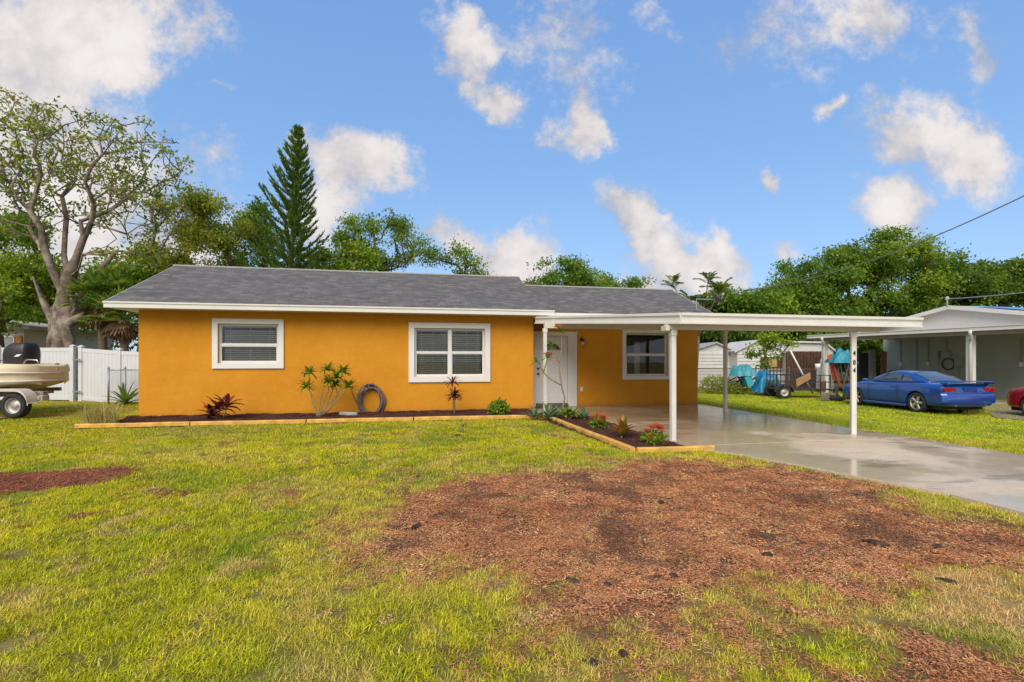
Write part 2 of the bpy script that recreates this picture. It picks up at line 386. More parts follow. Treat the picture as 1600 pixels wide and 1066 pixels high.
GZ = gz(GX, GY) + np.where(near_, (fbm(GX * .8, GY * .8, 70) - .5) * .05 + (fbm(GX * 7, GY * 7, 71, 3) - .5) * .02 * (1 + zm), 0)
GZ = GZ - .045 * sst(zs, -.10, .04) - .02
idx = np.arange(nx_ * ny_).reshape(ny_, nx_)
Q = np.stack([idx[:-1, :-1], idx[:-1, 1:], idx[1:, 1:], idx[1:, :-1]], -1).reshape(-1, 4)
gm = bpy.data.materials.new('lawn_soil'); gm.use_nodes = True; t = NT(gm.node_tree); t.n.clear()
a = t.add('ShaderNodeAttribute', dict(attribute_name='zone', attribute_type='GEOMETRY'))
sp_ = t.add('ShaderNodeSeparateColor', None, i0=a.outputs['Color'])
tc = t.add('ShaderNodeTexCoord').outputs['Object']
gr = t.mix(t.mr(t.noise(tc, 3, 6, .65), .3, .7), (.17, .17, .028), (.25, .23, .045))
gr = t.mix(t.mr(t.noise(tc, 45, 4, .7), .35, .7, 0, .7), gr, (.12, .09, .035))
gr = t.mix(t.math('MULTIPLY', sp_.outputs[1], .8), gr, (.42, .30, .12))
mu = t.mix(t.mr(t.noise(tc, 60, 5, .7), .3, .7), (.11, .05, .03), (.27, .14, .08))
mu = t.mix(t.mr(t.noise(tc, 2.1, 4, .6), .6, .75, 0, .5), mu, (.09, .06, .04))
c = t.mix(sp_.outputs[0], gr, mu)
b = t.add('ShaderNodeBsdfPrincipled', None, Base_Color=c, Roughness=.95); b.inputs['Specular IOR Level'].default_value = .15
bn = t.add('ShaderNodeBump', None, Strength=.9, Distance=.02, Height=t.noise(tc, 55, 5, .7)); t.l.new(bn.outputs[0], b.inputs['Normal'])
o = t.add('ShaderNodeOutputMaterial'); t.l.new(b.outputs[0], o.inputs[0])
me = np_mesh('ground', np.stack([GX.ravel(), GY.ravel(), GZ.ravel()], -1), Q, gm, True)
ca = me.attributes.new('zone', 'FLOAT_COLOR', 'POINT')
ca.data.foreach_set('color', np.stack([zm.ravel(), zd.ravel(), 0 * zm.ravel(), 1 + 0 * zm.ravel()], -1).astype(np.float32).ravel())
go = bpy.data.objects.new('ground', me); COL.objects.link(go); tag(go, kind='structure')

# wet concrete
cm = bpy.data.materials.new('wet_concrete'); cm.use_nodes = True; t = NT(cm.node_tree); t.n.clear()
tc = t.add('ShaderNodeTexCoord').outputs['Object']
c = t.mix(t.mr(t.noise(tc, .7, 6, .6), .3, .7), (.58, .46, .325), (.69, .56, .41))
c = t.mix(t.mr(t.noise(tc, 18, 5, .7), .4, .75, 0, .35), c, (.30, .25, .18))
st = t.add('ShaderNodeMapping', None, Vector=tc, Scale=(.55, 1.5, 1), Rotation=(0, 0, .1)).outputs[0]
stain = t.mr(t.noise(st, 1.35, 5, .62), .56, .66)
c = t.mix(t.math('MULTIPLY', stain, .55), c, (.20, .15, .095))
wet = t.mr(t.noise(tc, .42, 4, .55), .34, .52)
c = t.mix(t.math('MULTIPLY', wet, .28), c, (.22, .17, .10))
b = t.add('ShaderNodeBsdfPrincipled', None, Base_Color=c, Roughness=t.mr(t.math('ADD', wet, t.math('MULTIPLY', stain, .4)), .1, 1, .5, .11))
bn = t.add('ShaderNodeBump', None, Strength=t.mr(wet, 0, 1, .35, .04), Distance=.005, Height=t.noise(tc, 60, 5, .65)); t.l.new(bn.outputs[0], b.inputs['Normal']); b.inputs['Specular IOR Level'].default_value = .36
o = t.add('ShaderNodeOutputMaterial'); t.l.new(b.outputs[0], o.inputs[0])
CONC = cm
frame_h = Matrix.Translation((P0[0], P0[1], 0)) @ Matrix.Rotation(HA, 4, 'Z')
m_ = MB()
# slab cut into panels by narrow control joints
for lo, hi in ((-2.6, .75), (-6.3, -2.62), (-9.6, -6.32), (-22, -9.62)):
    bm_ = []
    def clip(poly, k, sgn):
        out_ = []
        for i in range(len(poly)):
            p, q = poly[i], poly[(i + 1) % len(poly)]
            ip, iq = sgn * (p[1] - k) >= 0, sgn * (q[1] - k) >= 0
            if ip: out_.append(p)
            if ip != iq: tt = (k - p[1]) / (q[1] - p[1]); out_.append((p[0] + (q[0] - p[0]) * tt, k))
        return out_
    pl = clip(clip(SLAB, lo, 1), hi, -1)
    m_.prism(pl[::-1], .09, frame_h @ Matrix.Translation((0, 0, -.07)))
dr = m_.build('driveway', CONC, None, bevel=.006); tag(dr, kind='structure')
# ---------------------------------------------------------------- the orange house
house = thing('orange_house', 'single storey orange stucco house with grey shingle roof behind the lawn', 'house', (P0[0], P0[1], 0), HA)
def wallpanel(m, u0, u1, z0, z1, v, th, holes):
    us = sorted({u0, u1, *[h[0] for h in holes], *[h[1] for h in holes]}); zs_ = sorted({z0, z1, *[h[2] for h in holes], *[h[3] for h in holes]})
    for i in range(len(us) - 1):
        for j in range(len(zs_) - 1):
            a, b_, c_, d_ = us[i], us[i + 1], zs_[j], zs_[j + 1]; mu_, mz = (a + b_) / 2, (c_ + d_) / 2
            if any(h[0] < mu_ < h[1] and h[2] < mz < h[3] for h in holes): continue
            m.add([(a, v, c_), (b_, v, c_), (b_, v, d_), (a, v, d_)], [(0, 1, 2, 3)])
            m.add([(a, v + th, c_), (b_, v + th, c_), (b_, v + th, d_), (a, v + th, d_)], [(3, 2, 1, 0)])
    for h in holes:
        a, b_, c_, d_ = h
        m.add([(a, v, c_), (b_, v, c_), (b_, v, d_), (a, v, d_), (a, v + th, c_), (b_, v + th, c_), (b_, v + th, d_), (a, v + th, d_)], [(0, 4, 5, 1), (1, 5, 6, 2), (2, 6, 7, 3), (3, 7, 4, 0)])
WZ = 2.80; VR = .78; VB = 6.5
holeW1 = (1.82, 3.27, 1.40, 2.43); holeW2 = (6.79, 8.77, 1.02, 2.38); holeW3 = (13.44, 14.90, .97, 2.36); holeD = (10.46, 11.50, .12, 2.24)
m = MB()
wallpanel(m, 0, 10.2, -.2, WZ, 0, .2, [holeW1, holeW2])
wallpanel(m, 10.2, 16.0, -.2, WZ, VR, .2, [holeW3, holeD])
m.add([(10.2, 0, -.2), (10.2, VR, -.2), (10.2, VR, WZ), (10.2, 0, WZ)], [(0, 1, 2, 3)])
RZ = 4.40; RV = 3.0; tanp = (RZ - 2.92) / (RV + .5)
m.add([(0, 0, -.2), (0, VB, -.2), (0, VB, WZ), (0, RV, WZ + 1.28), (0, 0, WZ)], [(0, 4, 3, 2, 1)])
m.add([(16, VR, -.2), (16, VB, -.2), (16, VB, WZ), (16, RV, WZ + 1.1), (16, VR, WZ)], [(0, 1, 2, 3, 4)])
m.add([(0, VB, -.2), (16, VB, -.2), (16, VB, WZ), (0, VB, WZ)], [(3, 2, 1, 0)])
m.add([(10.2, VR, WZ), (10.2, VB, WZ), (10.2, RV, WZ + 1.28)], [(0, 1, 2)])
wall = m.build('wall', STUCCO, house, local=True)
def roofprism(m, u0, u1, vf, zf, vr, zr, vb, th=.07):
    zb_ = zr - (zr - zf) * (vb - vr) / (vr - vf)
    sec = [(vf, zf), (vr, zr), (vb, zb_), (vb, zb_ - th), (vr, zr - th), (vf, zf - th)]
    m.loft([[Vector((u, v, z)) for v, z in sec] for u in (u0, u1)])
    return zb_
m = MB()
zb1 = roofprism(m, -.46, 10.42, -.54, 2.90, RV, RZ, 6.9)
roofprism(m, 10.42, 16.32, .22, 2.925, RV, 4.12, 6.9)
# front slope carries on under the end of the main fascia
m.add([(10.42, -.54, 2.90), (10.66, -.54, 2.90), (10.66, .22, 3.215), (10.42, .22, 3.215), (10.42, -.54, 2.83), (10.66, -.54, 2.83), (10.66, .22, 2.93), (10.42, .22, 2.93)], [(0, 1, 2, 3), (4, 7, 6, 5), (0, 4, 5, 1), (1, 5, 6, 2)])
m.add([(10.423, -.54, 2.83), (10.423, .22, 2.83), (10.423, .22, 3.22), (10.423, -.54, 2.9)], [(0, 1, 2, 3)]); m.add([(10.423, .20, 2.86), (10.423, 3.0, 4.05), (10.423, 3.0, 4.39), (10.423, .20, 3.21)], [(0, 1, 2, 3)])
roof = m.build('roof', SHING, house, local=True)
RIDGE = mat('pale_ridge_cap', (.34, .33, .31), .8, .15, 6)
m = MB(); m.box(-.47, 10.43, RV - .09, RV + .09, RZ - .03, RZ + .022); m.box(10.435, 16.33, RV - .09, RV + .09, 4.09, 4.142)
m.build('ridge_cap', RIDGE, roof, local=True, bevel=.01)
m = MB()
m.box(-.47, 10.67, -.565, -.543, 2.745, 2.872)                  # front fascia board
m.box(-.48, 10.675, -.585, -.566, 2.855, 2.893)                 # drip edge
m.box(-.44, 10.4, -.54, .0, 2.747, 2.768)                       # soffit
m.box(-.44, 0, .003, 6.88, 2.52 + .23, 2.768)
m.box(10.25, 16.3, .24, VR, 2.745, 2.768); m.box(10.68, 16.33, .198, .217, 2.745, 2.90)
for u, vq, zq in ((-.478, -.54, 2.895), (10.425, 2.34, 4.12)): 
    m.add([(u, vq, zq - .145), (u, vq, zq), (u, RV, RZ - .005), (u, RV, RZ - .15), (u + .02, vq, zq - .145), (u + .02, vq, zq), (u + .02, RV, RZ - .005), (u + .02, RV, RZ - .15)],
          [(0, 1, 2, 3), (7, 6, 5, 4), (1, 5, 6, 2), (0, 3, 7, 4)])
m.add([(16.325, .22, 2.78), (16.325, .22, 2.92), (16.325, RV, 4.115), (16.325, RV, 3.97), (16.345, .22, 2.78), (16.345, .22, 2.92), (16.345, RV, 4.115), (16.345, RV, 3.97)], [(3, 2, 1, 0), (4, 5, 6, 7), (1, 5, 6, 2), (0, 3, 7, 4)][0:4])
m.build('fascia', WHITE, roof, local=True)

def window(hole, v, cols, case, label=None, blinds=True, sashmid=.5, nsl=18):
    a, b_, c_, d_ = hole
    m = MB(); k = case
    for x0, x1, z0, z1 in ((a - k, a, c_ - k, d_ + k), (b_, b_ + k, c_ - k, d_ + k), (a, b_, d_, d_ + k), (a, b_, c_ - k, c_)): m.box(x0, x1, v - .045, v + .01, z0, z1)
    w_ = m.build('window', TRIM, house, local=True, bevel=.006)
    if label: w_['label'] = label
    m = MB(); s_ = .045; vv = v + .045
    m.box(a, a + s_, vv, vv + .09, c_, d_); m.box(b_ - s_, b_, vv, vv + .09, c_, d_); m.box(a + s_, b_ - s_, vv, vv + .09, d_ - s_, d_); m.box(a + s_, b_ - s_, vv, vv + .09, c_, c_ + s_)
    zm_ = c_ + (d_ - c_) * sashmid; cw = (b_ - a - 2 * s_) / cols
    for i in range(cols):
        x0 = a + s_ + i * cw; x1 = x0 + cw
        if i: m.box(x0 - .045, x0 + .045, vv - .012, vv + .10, c_ + s_, d_ - s_)
        xa, xb = x0 + (.045 if i else 0), x1 - (.045 if i < cols - 1 else 0)
        m.box(xa, xb, vv - .006, vv + .05, zm_ - .028, zm_ + .028)
        for z0, z1, dv in ((c_ + s_, zm_ - .028, .004), (zm_ + .028, d_ - s_, .03)):
            m.box(xa, xa + .022, vv + dv, vv + dv + .02, z0, z1); m.box(xb - .022, xb, vv + dv, vv + dv + .02, z0, z1)
            m.box(xa + .022, xb - .022, vv + dv, vv + dv + .02, z0, z0 + .022); m.box(xa + .022, xb - .022, vv + dv, vv + dv + .02, z1 - .022, z1)
    m.build('frame', TRIM, w_, local=True, bevel=.003)
    for i in range(cols):
        x0 = a + s_ + i * cw + (.045 if i else 0) + .01; x1 = a + s_ + (i + 1) * cw - (.045 if i < cols - 1 else 0) - .01
        for z0, z1 in ((c_ + s_ + .01, zm_ - .02), (zm_ + .02, d_ - s_ - .01)):
            MB().add([(x0, vv + .03, z0), (x1, vv + .03, z0), (x1, vv + .03, z1), (x0, vv + .03, z1)], [(0, 1, 2, 3)]).build('pane', GLASS, w_, local=True)
    if blinds:
        for i in range(cols):
            x0 = a + s_ + i * cw + .05; x1 = x0 + cw - .1; m = MB(); H_ = d_ - c_ - .1
            n = int(H_ / .06)
            for j in range(n):
                z = c_ + .06 + (H_ - .08) * j / n + random.uniform(-.002, .002)
                M = Matrix.Translation(((x0 + x1) / 2, v + .165, z)) @ Matrix.Rotation(R(-42 + random.uniform(-3, 3)), 4, 'X')
                m.box(-(x1 - x0) / 2, (x1 - x0) / 2, -.026, .026, -.0012, .0012, M)
            m.box(x0, x1, v + .145, v + .19, d_ - .09, d_ - .045)
            for fx in (.12, .5, .88): xx = x0 + (x1 - x0) * fx; m.box(xx - .003, xx + .003, v + .138, v + .141, c_ + .04, d_ - .09)
            m.build('blind', BLIND, w_, local=True)
    else:
        m = MB()   # glimpse of a white curtain and a bright doorway inside
        for j in range(7):
            x = a + .78 + j * .028; m.box(x, x + .024, v + 1.0 + (j % 2) * .02, v + 1.02 + (j % 2) * .02, c_ - .2, d_ - .25)
        m.build('curtain', TRIM, w_, local=True)
    return w_
window(holeW1, 0, 1, .135, 'small single window with closed white blinds', sashmid=.47)
window(holeW2, 0, 2, .155, 'wide double window with white blinds', sashmid=.5)
window(holeW3, VR, 1, .115, 'window without blinds under the carport', blinds=False)
# rooms behind the glass
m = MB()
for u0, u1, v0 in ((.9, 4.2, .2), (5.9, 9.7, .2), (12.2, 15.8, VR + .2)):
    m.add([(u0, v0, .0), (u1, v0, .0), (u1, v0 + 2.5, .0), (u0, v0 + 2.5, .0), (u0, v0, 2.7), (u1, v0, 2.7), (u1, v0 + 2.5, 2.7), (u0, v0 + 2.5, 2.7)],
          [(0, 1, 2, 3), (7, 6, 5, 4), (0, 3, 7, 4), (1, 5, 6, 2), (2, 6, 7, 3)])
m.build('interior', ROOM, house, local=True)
# front door with fanlight
DOORW = mat('door_paint', (.70, .70, .72), .4, .02)
m = MB(); a, b_, c_, d_ = holeD
for x0, x1, z0, z1 in ((a - .16, a, .03, d_ + .13), (b_, b_ + .29, .03, d_ + .13), (a, b_, d_, d_ + .13)): m.box(x0, x1, VR - .05, VR + .01, z0, z1)
for k in range(3): m.box(b_ + .06 + k * .07, b_ + .075 + k * .07, VR - .062, VR - .05, .03, d_ + .10)
door = m.build('door', TRIM, house, local=True, bevel=.005)
m = MB(); m.box(a, b_, VR + .03, VR + .075, c_ + .02, d_)
for (x0, x1) in ((a + .14, a + .46), (a + .58, b_ - .14)):
    for z0, z1 in ((.30, .92), (1.05, 1.62)):
        m.box(x0, x1, VR + .022, VR + .030, z0, z0 + .03); m.box(x0, x1, VR + .022, VR + .030, z1 - .03, z1); m.box(x0, x0 + .03, VR + .022, VR + .030, z0 + .03, z1 - .03); m.box(x1 - .03, x1, VR + .022, VR + .030, z0 + .03, z1 - .03)
m.build('leaf', DOORW, door, local=True, bevel=.003)
cu, cz = (a + b_) / 2, 1.80
m = MB(); fan = [(cu + .27 * math.cos(R(t_)), cz + .2 * math.sin(R(t_))) for t_ in range(0, 181, 12)]
m.add([(p[0], VR + .021, p[1]) for p in fan], [tuple(range(len(fan)))])
m.build('fanlight', mat('fanlight_glass', (.03, .035, .03), .08, .1), door, local=True)
m = MB(); rim = [Vector((cu + .29 * math.cos(R(t_)), VR + .018, cz - .005 + .22 * math.sin(R(t_)))) for t_ in range(0, 181, 12)]
m.tube(rim, .014, 6); m.tube([rim[0], rim[-1]], .014, 6)
for an in (45, 90, 135): m.tube([(cu, VR + .016, cz), (cu + .28 * math.cos(R(an)), VR + .016, cz + .21 * math.sin(R(an)))], .008, 5)
m.build('fanlight_frame', DOORW, door, local=True)
for zz in (1.06, 1.22):
    MB().lathe([(.001, -.07), (.026, -.066), (.032, -.05), (.026, -.032), (.012, -.025), (.012, 0), (.034, 0), (.034, .006), (.001, .006)], 14, Matrix.Translation((a + .09, VR + .022, zz)) @ Matrix.Rotation(R(-90), 4, 'X')).build('handle', mat('antique_brass', (.16, .11, .05), .35, .1, metallic=.8), door, local=True, smooth=True)
MB().box(a, b_, VR - .08, VR + .1, .03, .115).build('threshold', mat('aluminium_threshold', (.10, .09, .08), .5), door, local=True)
# wall light, outlet, meter of stucco patch over the porch
uL = hu(908.5, VR)
m = MB(); m.lathe([(.001, 0), (.055, 0), (.055, .02), (.02, .035)], 14, Matrix.Translation((uL, VR, 2.13)) @ Matrix.Rotation(R(90), 4, 'X'))
m.tube([(uL, VR - .03, 2.13), (uL, VR - .10, 2.18), (uL, VR - .12, 2.12)], .012, 6); m.lathe([(.001, .05), (.045, .03), (.065, -.03), (.058, -.03), (.001, .03)], 14, Matrix.Translation((uL, VR - .12, 2.10)))
lamp = m.build('wall_lamp', BLACK, house, local=True, smooth=True)
MB().lathe([(.001, -.05), (.04, -.035), (.05, 0), (.04, .06), (.001, .07)], 12, Matrix.Translation((uL, VR - .12, 2.01))).build('lamp_glass', mat('frosted_glass', (.55, .55, .52), .3), lamp, local=True, smooth=True)
u_ = hu(908.5, VR); m = MB(); m.box(u_ - .045, u_ + .045, VR - .03, VR, .50, .65); m.box(u_ - .03, u_ + .03, VR - .042, VR - .03, .52, .63)
m.build('outlet_cover', TRIM, house, local=True, bevel=.004)
MB().box(10.21, 10.62, VR - .45, VR - .02, 2.40, 2.56).build('porch_beam', mat('brown_stained_beam', (.25, .07, .02), .7, .2), house, local=True)

# ---------------------------------------------------------------- carport
ccx, ccy = uvxy(13.4, -3.2)
carport = thing('carport', 'flat roofed white carport on slim square posts over the wet concrete', 'carport', (P0[0], P0[1], 0), HA)
VF, UR = -6.0, hu(1440, -6.0); UC = hu(1064, VF)
zt = lambda v: 2.335 + (v - VF) * (2.72 - 2.335) / (5.6)
plan = [(10.16, -.42), (UC, VF), (UR, VF), (UR, .15), (10.68, .15), (10.68, -.42)]
m = MB(); n = len(plan)
ins = [(10.20, -.42), (UC + .02, VF + .03), (UR - .03, VF + .03), (UR - .03, .15), (10.68, .15), (10.68, -.42)]
m.add([(u, v, zt(v) - .14) for u, v in ins] + [(u, v, zt(v) - .02) for u, v in ins], [tuple(range(n)), tuple(range(n, 2 * n))[::-1]] + [(i, n + i, n + (i + 1) % n, (i + 1) % n) for i in range(n)])
for k in range(17):  # pan ribs under the roof
    u = 11.75 + k * .3
    if u < UR - .1: m.box(u, u + .03, VF + .2, -.45, 0, .03, Matrix(((1, 0, 0, 0), (0, 1, 0, 0), (0, (2.72 - 2.335) / 5.6, 1, 2.335 - VF * (2.72 - 2.335) / 5.6 - .175), (0, 0, 0, 1))))
croof = m.build('roof', mat('cream_metal_pan', (.62, .60, .54), .5, .04), carport, local=True)
m = MB()
def fasc(p, q, out_, prof):
    """rolled fascia: stacked strips at small offsets"""
    p, q = Vector(p), Vector(q); 
    for z0, z1, o0 in prof:
        a0, b0 = p + out_ * o0, q + out_ * o0
        for (i0, i1) in ((0, 1),):
            m.add([(a0.x, a0.y, zt(p.y) + z0), (b0.x, b0.y, zt(q.y) + z0), (b0.x, b0.y, zt(q.y) + z1), (a0.x, a0.y, zt(p.y) + z1),
                   (p.x, p.y, zt(p.y) + z0), (q.x, q.y, zt(q.y) + z0), (q.x, q.y, zt(q.y) + z1), (p.x, p.y, zt(p.y) + z1)],
                  [(0, 1, 2, 3), (3, 2, 6, 7), (0, 4, 5, 1), (0, 3, 7, 4), (1, 5, 6, 2), (4, 7, 6, 5)])
prof = [(-.20, -.165, .035), (-.164, -.075, .012), (-.074, -.052, .022), (-.051, -.001, .04)]
e = Vector((UC - 10.16, VF + .42)); e = Vector((e.y, -e.x)).normalized()
if e.x > 0: e = -e
fasc((10.16, -.42), (UC, VF), e, prof)
fasc((UC, VF), (UR, VF), Vector((0, -1)), prof)
fasc((UR, .15), (UR, VF), Vector((1, 0)), prof)
m.build('fascia', WHITE, croof, local=True)
posts = [(hu(851.5, -1.5), -1.5, .085, 2.32), (11.45, -5.65, .088, 2.055), (15.36, -5.7, .088, 2.055), (15.43, -1.5, .085, 2.32)]
m = MB(); m.box(11.30, hu(1371, -5.65), -5.71, -5.59, 2.058, 2.155); m.box(10.12, 16.6, -1.56, -1.44, 2.322, 2.49)
m.box(11.26, 11.34, -5.74, -5.56, 2.03, 2.12)
m.build('beam', mat('cream_beam', (.60, .57, .49), .5, .05), carport, local=True, bevel=.004)
for i, (u, v, wd, h_) in enumerate(posts):
    m = MB(); PR = Matrix.Translation((u, v, 0)) @ Matrix.Rotation(R(-27 if i == 2 else 0), 4, 'Z') @ Matrix.Translation((-u, -v, 0)); m.box(u - wd / 2, u + wd / 2, v - wd / 2, v + wd / 2, .0, h_, PR); m.box(u - wd / 2 - .012, u + wd / 2 + .012, v - wd / 2 - .012, v + wd / 2 + .012, h_ - .11, h_ - .005, PR)
    m.box(u - wd * .30, u - wd * .24, v - wd / 2 - .006, v - wd / 2, .05, h_ - .12, PR); m.box(u + wd * .24, u + wd * .32, v - wd / 2 - .006, v - wd / 2, .05, h_ - .12, PR)
    p_ = m.build('post', WHITE, carport, local=True, bevel=.004)
    if i == 2:
        p_['label'] = 'post carrying the house number 404'
        for ch, zz in (('4', 1.625), ('0', 1.44), ('4', 1.285)):
            cu_ = bpy.data.curves.new('numeral', 'FONT'); cu_.body = ch; cu_.size = .125; cu_.offset = .004; cu_.extrude = .004; cu_.align_x = 'CENTER'; cu_.align_y = 'CENTER'
            ob = bpy.data.objects.new('tmp', cu_); COL.objects.link(ob); bpy.context.view_layer.update()
            me = bpy.data.meshes.new_from_object(ob.evaluated_get(bpy.context.evaluated_depsgraph_get())); bpy.data.objects.remove(ob)
            M = PR @ Matrix.Translation((u, v - wd / 2 - .012, zz)) @ Matrix.Rotation(R(90), 4, 'X'); me.transform(M @ Matrix.Diagonal((.72, 1, 1, 1))); me.materials.clear(); me.materials.append(BLACK)
            no = bpy.data.objects.new('numeral', me); COL.objects.link(no); no.parent = p_; no['label'] = 'black house number ' + ch

# ---------------------------------------------------------------- satellite dish on the wing roof
def dish(root, c, r, face, mat_d, arm=True):
    c = Vector(c); face = Vector(face).normalized(); M = Matrix.Translation(c) @ face.to_track_quat('Z', 'Y').to_matrix().to_4x4() @ Matrix.Diagonal((1, .88, 1, 1))
    MB().lathe([(.001, 0), (r * .4, .02), (r * .75, .07), (r, .13), (r, .115), (r * .75, .055), (.001, -.015)], 28, M).build('reflector', mat_d, root, smooth=True)
    tip = c + face * r * 1.1 + Vector((0, 0, -.05)); 
    m = MB(); m.tube([c + Vector((0, 0, -r * .9)) + face * .1, tip + Vector((0, 0, -.05)), tip], .018, 6); m.build('feed_arm', STEEL, root)
    MB().lathe([(.001, -.08), (.035, -.08), (.045, .02), (.03, .06), (.001, .06)], 10, Matrix.Translation(tip) @ face.to_track_quat('Z', 'Y').to_matrix().to_4x4()).build('feed_horn', STEEL, root, smooth=True)
b0 = Vector((*uvxy(15.85, .62), 2.93 + .40 * .43)); dd = thing('satellite_dish', 'dark grey satellite dish on the right end of the grey shingle roof', 'satellite dish', b0)
c0 = at(1118, 468, b0.y)
m = MB(); m.tube([b0, b0 + Vector((0, 0, .38)), c0 + Vector((-.02, .1, 0))], .022, 8); m.cbox(b0 + Vector((0, 0, .012)), (.18, .12, .02)); m.bar(b0 + Vector((.1, .2, .02)), b0 + Vector((0, 0, .3)), .015); m.build('mast', STEEL, dd)
dish(dd, c0, .27, (.62, -.30, .62), mat('dark_dish', (.07, .075, .08), .5))

# ---------------------------------------------------------------- garden bed
m_b = [uvxy(*p) for p in BED_A]
def timber(name, label, p, q, z=.04, s_=.088, mt=WOODO, drop=0):
    p, q = Vector((*uvxy(*p), z)), Vector((*uvxy(*q), z)); mid = (p + q) / 2; mid.z = 0
    m = MB(); dd_ = q - p; n = max(2, int(dd_.length / .5)); 
    nrm = Vector((-dd_.y, dd_.x, 0)).normalized(); h = s_ / 2; secs = []
    for i in range(n + 1):
        c_ = p + dd_ * (i / n) + nrm * random.uniform(-.006, .006) + Vector((0, 0, random.uniform(-.004, .004)))
        pr = [(-h, -h), (-h, h * .55), (-h * .55, h), (h * .55, h), (h, h * .55), (h, -h)]
        secs.append([c_ + nrm * a_ + Vector((0, 0, b__)) for a_, b__ in pr])
    m.loft(secs); o = m.build(name, mt, None, origin=mid); return tag(o, label, 'landscape timber', 'timbers edging the garden bed')
tl = [((-.52, -1.46), (1.75, -1.49), 'edging timber at the left end in front of the tall grass tuft'), ((1.78, -1.49), (4.25, -1.53), 'edging timber in front of the red leaved plant under the small window'),
      ((4.28, -1.53), (6.75, -1.57), 'edging timber in front of the plumeria bush and coiled hose'), ((6.78, -1.57), (9.2, -1.62), 'edging timber below the wide double window'),
      ((9.22, -1.62), (10.10, -1.95), 'short slanted edging timber at the bend before the door'), ((10.12, -1.98), (10.17, -4.25), 'edging timber running from the bend toward the carport post'),
      ((10.17, -4.28), (10.22, -6.56), 'edging timber along the lawn ending at the front bed corner'), ((10.28, -6.60), (11.60, -6.66), 'bright edging timber across the front tip of the bed'),
      ((-.38, -1.35), (-.14, -.1), 'short edging timber returning toward the left house corner')]
for p, q, lb in tl: timber('landscape_timber', lb, p, q)
# bed soil
bx = np.arange(-.6, 11.5, .07); by = np.arange(-6.7, .1, .07); BX, BY = np.meshgrid(bx, by)
sdb = poly_sd(BX, BY, BED_A); X_, Y_ = uvxy(BX, BY)
ZB = .075 * sst(sdb, -.02, .25) + (fbm(X_ * 5, Y_ * 5, 90, 3) - .5) * .06 * sst(sdb, 0, .2) - .03 + .05 * sst(BY, -.5, 0)
idx = np.arange(BX.size).reshape(BX.shape); q = np.stack([idx[:-1, :-1], idx[:-1, 1:], idx[1:, 1:], idx[1:, :-1]], -1).reshape(-1, 4)
keep = (sdb.ravel()[q] > -.03).all(1)
BEDM = mat('dark_mulch', (.075, .034, .024), .95, .5, 40, .9, 45, col2=(.03, .02, .018))
bo = bpy.data.objects.new('mulch_bed', np_mesh('mulch_bed', np.stack([X_.ravel(), Y_.ravel(), ZB.ravel()], -1), q[keep], BEDM, True)); COL.objects.link(bo); tag(bo, kind='structure')
# ---------------------------------------------------------------- scattering of uncountable cover (grass, chips)
def scatter(name, pts, rots, scl, idx_, tint, protos, label, cat):
    me = bpy.data.meshes.new(name); n = len(pts); me.vertices.add(n); me.vertices.foreach_set('co', pts.astype(np.float32).ravel())
    for an, ty, key, dat in (('rot', 'FLOAT_VECTOR', 'vector', rots), ('scl', 'FLOAT', 'value', scl), ('tint', 'FLOAT_COLOR', 'color', tint)):
        a_ = me.attributes.new(an, ty, 'POINT'); a_.data.foreach_set(key, dat.astype(np.float32).ravel())
    a_ = me.attributes.new('idx', 'INT', 'POINT'); a_.data.foreach_set('value', idx_.astype(np.int32))
    o = bpy.data.objects.new(name, me); COL.objects.link(o)
    ng = bpy.data.node_groups.new(name, 'GeometryNodeTree')
    ng.interface.new_socket('Geometry', in_out='INPUT', socket_type='NodeSocketGeometry'); ng.interface.new_socket('Geometry', in_out='OUTPUT', socket_type='NodeSocketGeometry')
    N, L = ng.nodes, ng.links; gi = N.new('NodeGroupInput'); go_ = N.new('NodeGroupOutput')
    jn = N.new('GeometryNodeJoinGeometry')
    for p in reversed(protos):
        oi = N.new('GeometryNodeObjectInfo'); oi.inputs['Object'].default_value = p; oi.inputs['As Instance'].default_value = True; L.new(oi.outputs['Geometry'], jn.inputs[0])
    ip = N.new('GeometryNodeInstanceOnPoints'); ip.inputs['Pick Instance'].default_value = True
    def na(nm, ty):
        a_ = N.new('GeometryNodeInputNamedAttribute'); a_.data_type = ty; a_.inputs['Name'].default_value = nm; return a_.outputs['Attribute']
    L.new(gi.outputs[0], ip.inputs['Points']); L.new(jn.outputs[0], ip.inputs['Instance'])
    L.new(na('idx', 'INT'), ip.inputs['Instance Index']); L.new(na('rot', 'FLOAT_VECTOR'), ip.inputs['Rotation']); L.new(na('scl', 'FLOAT'), ip.inputs['Scale'])
    L.new(ip.outputs[0], go_.inputs[0])
    md = o.modifiers.new('scatter', 'NODES'); md.node_group = ng
    return tag(o, label, cat, kind='stuff')
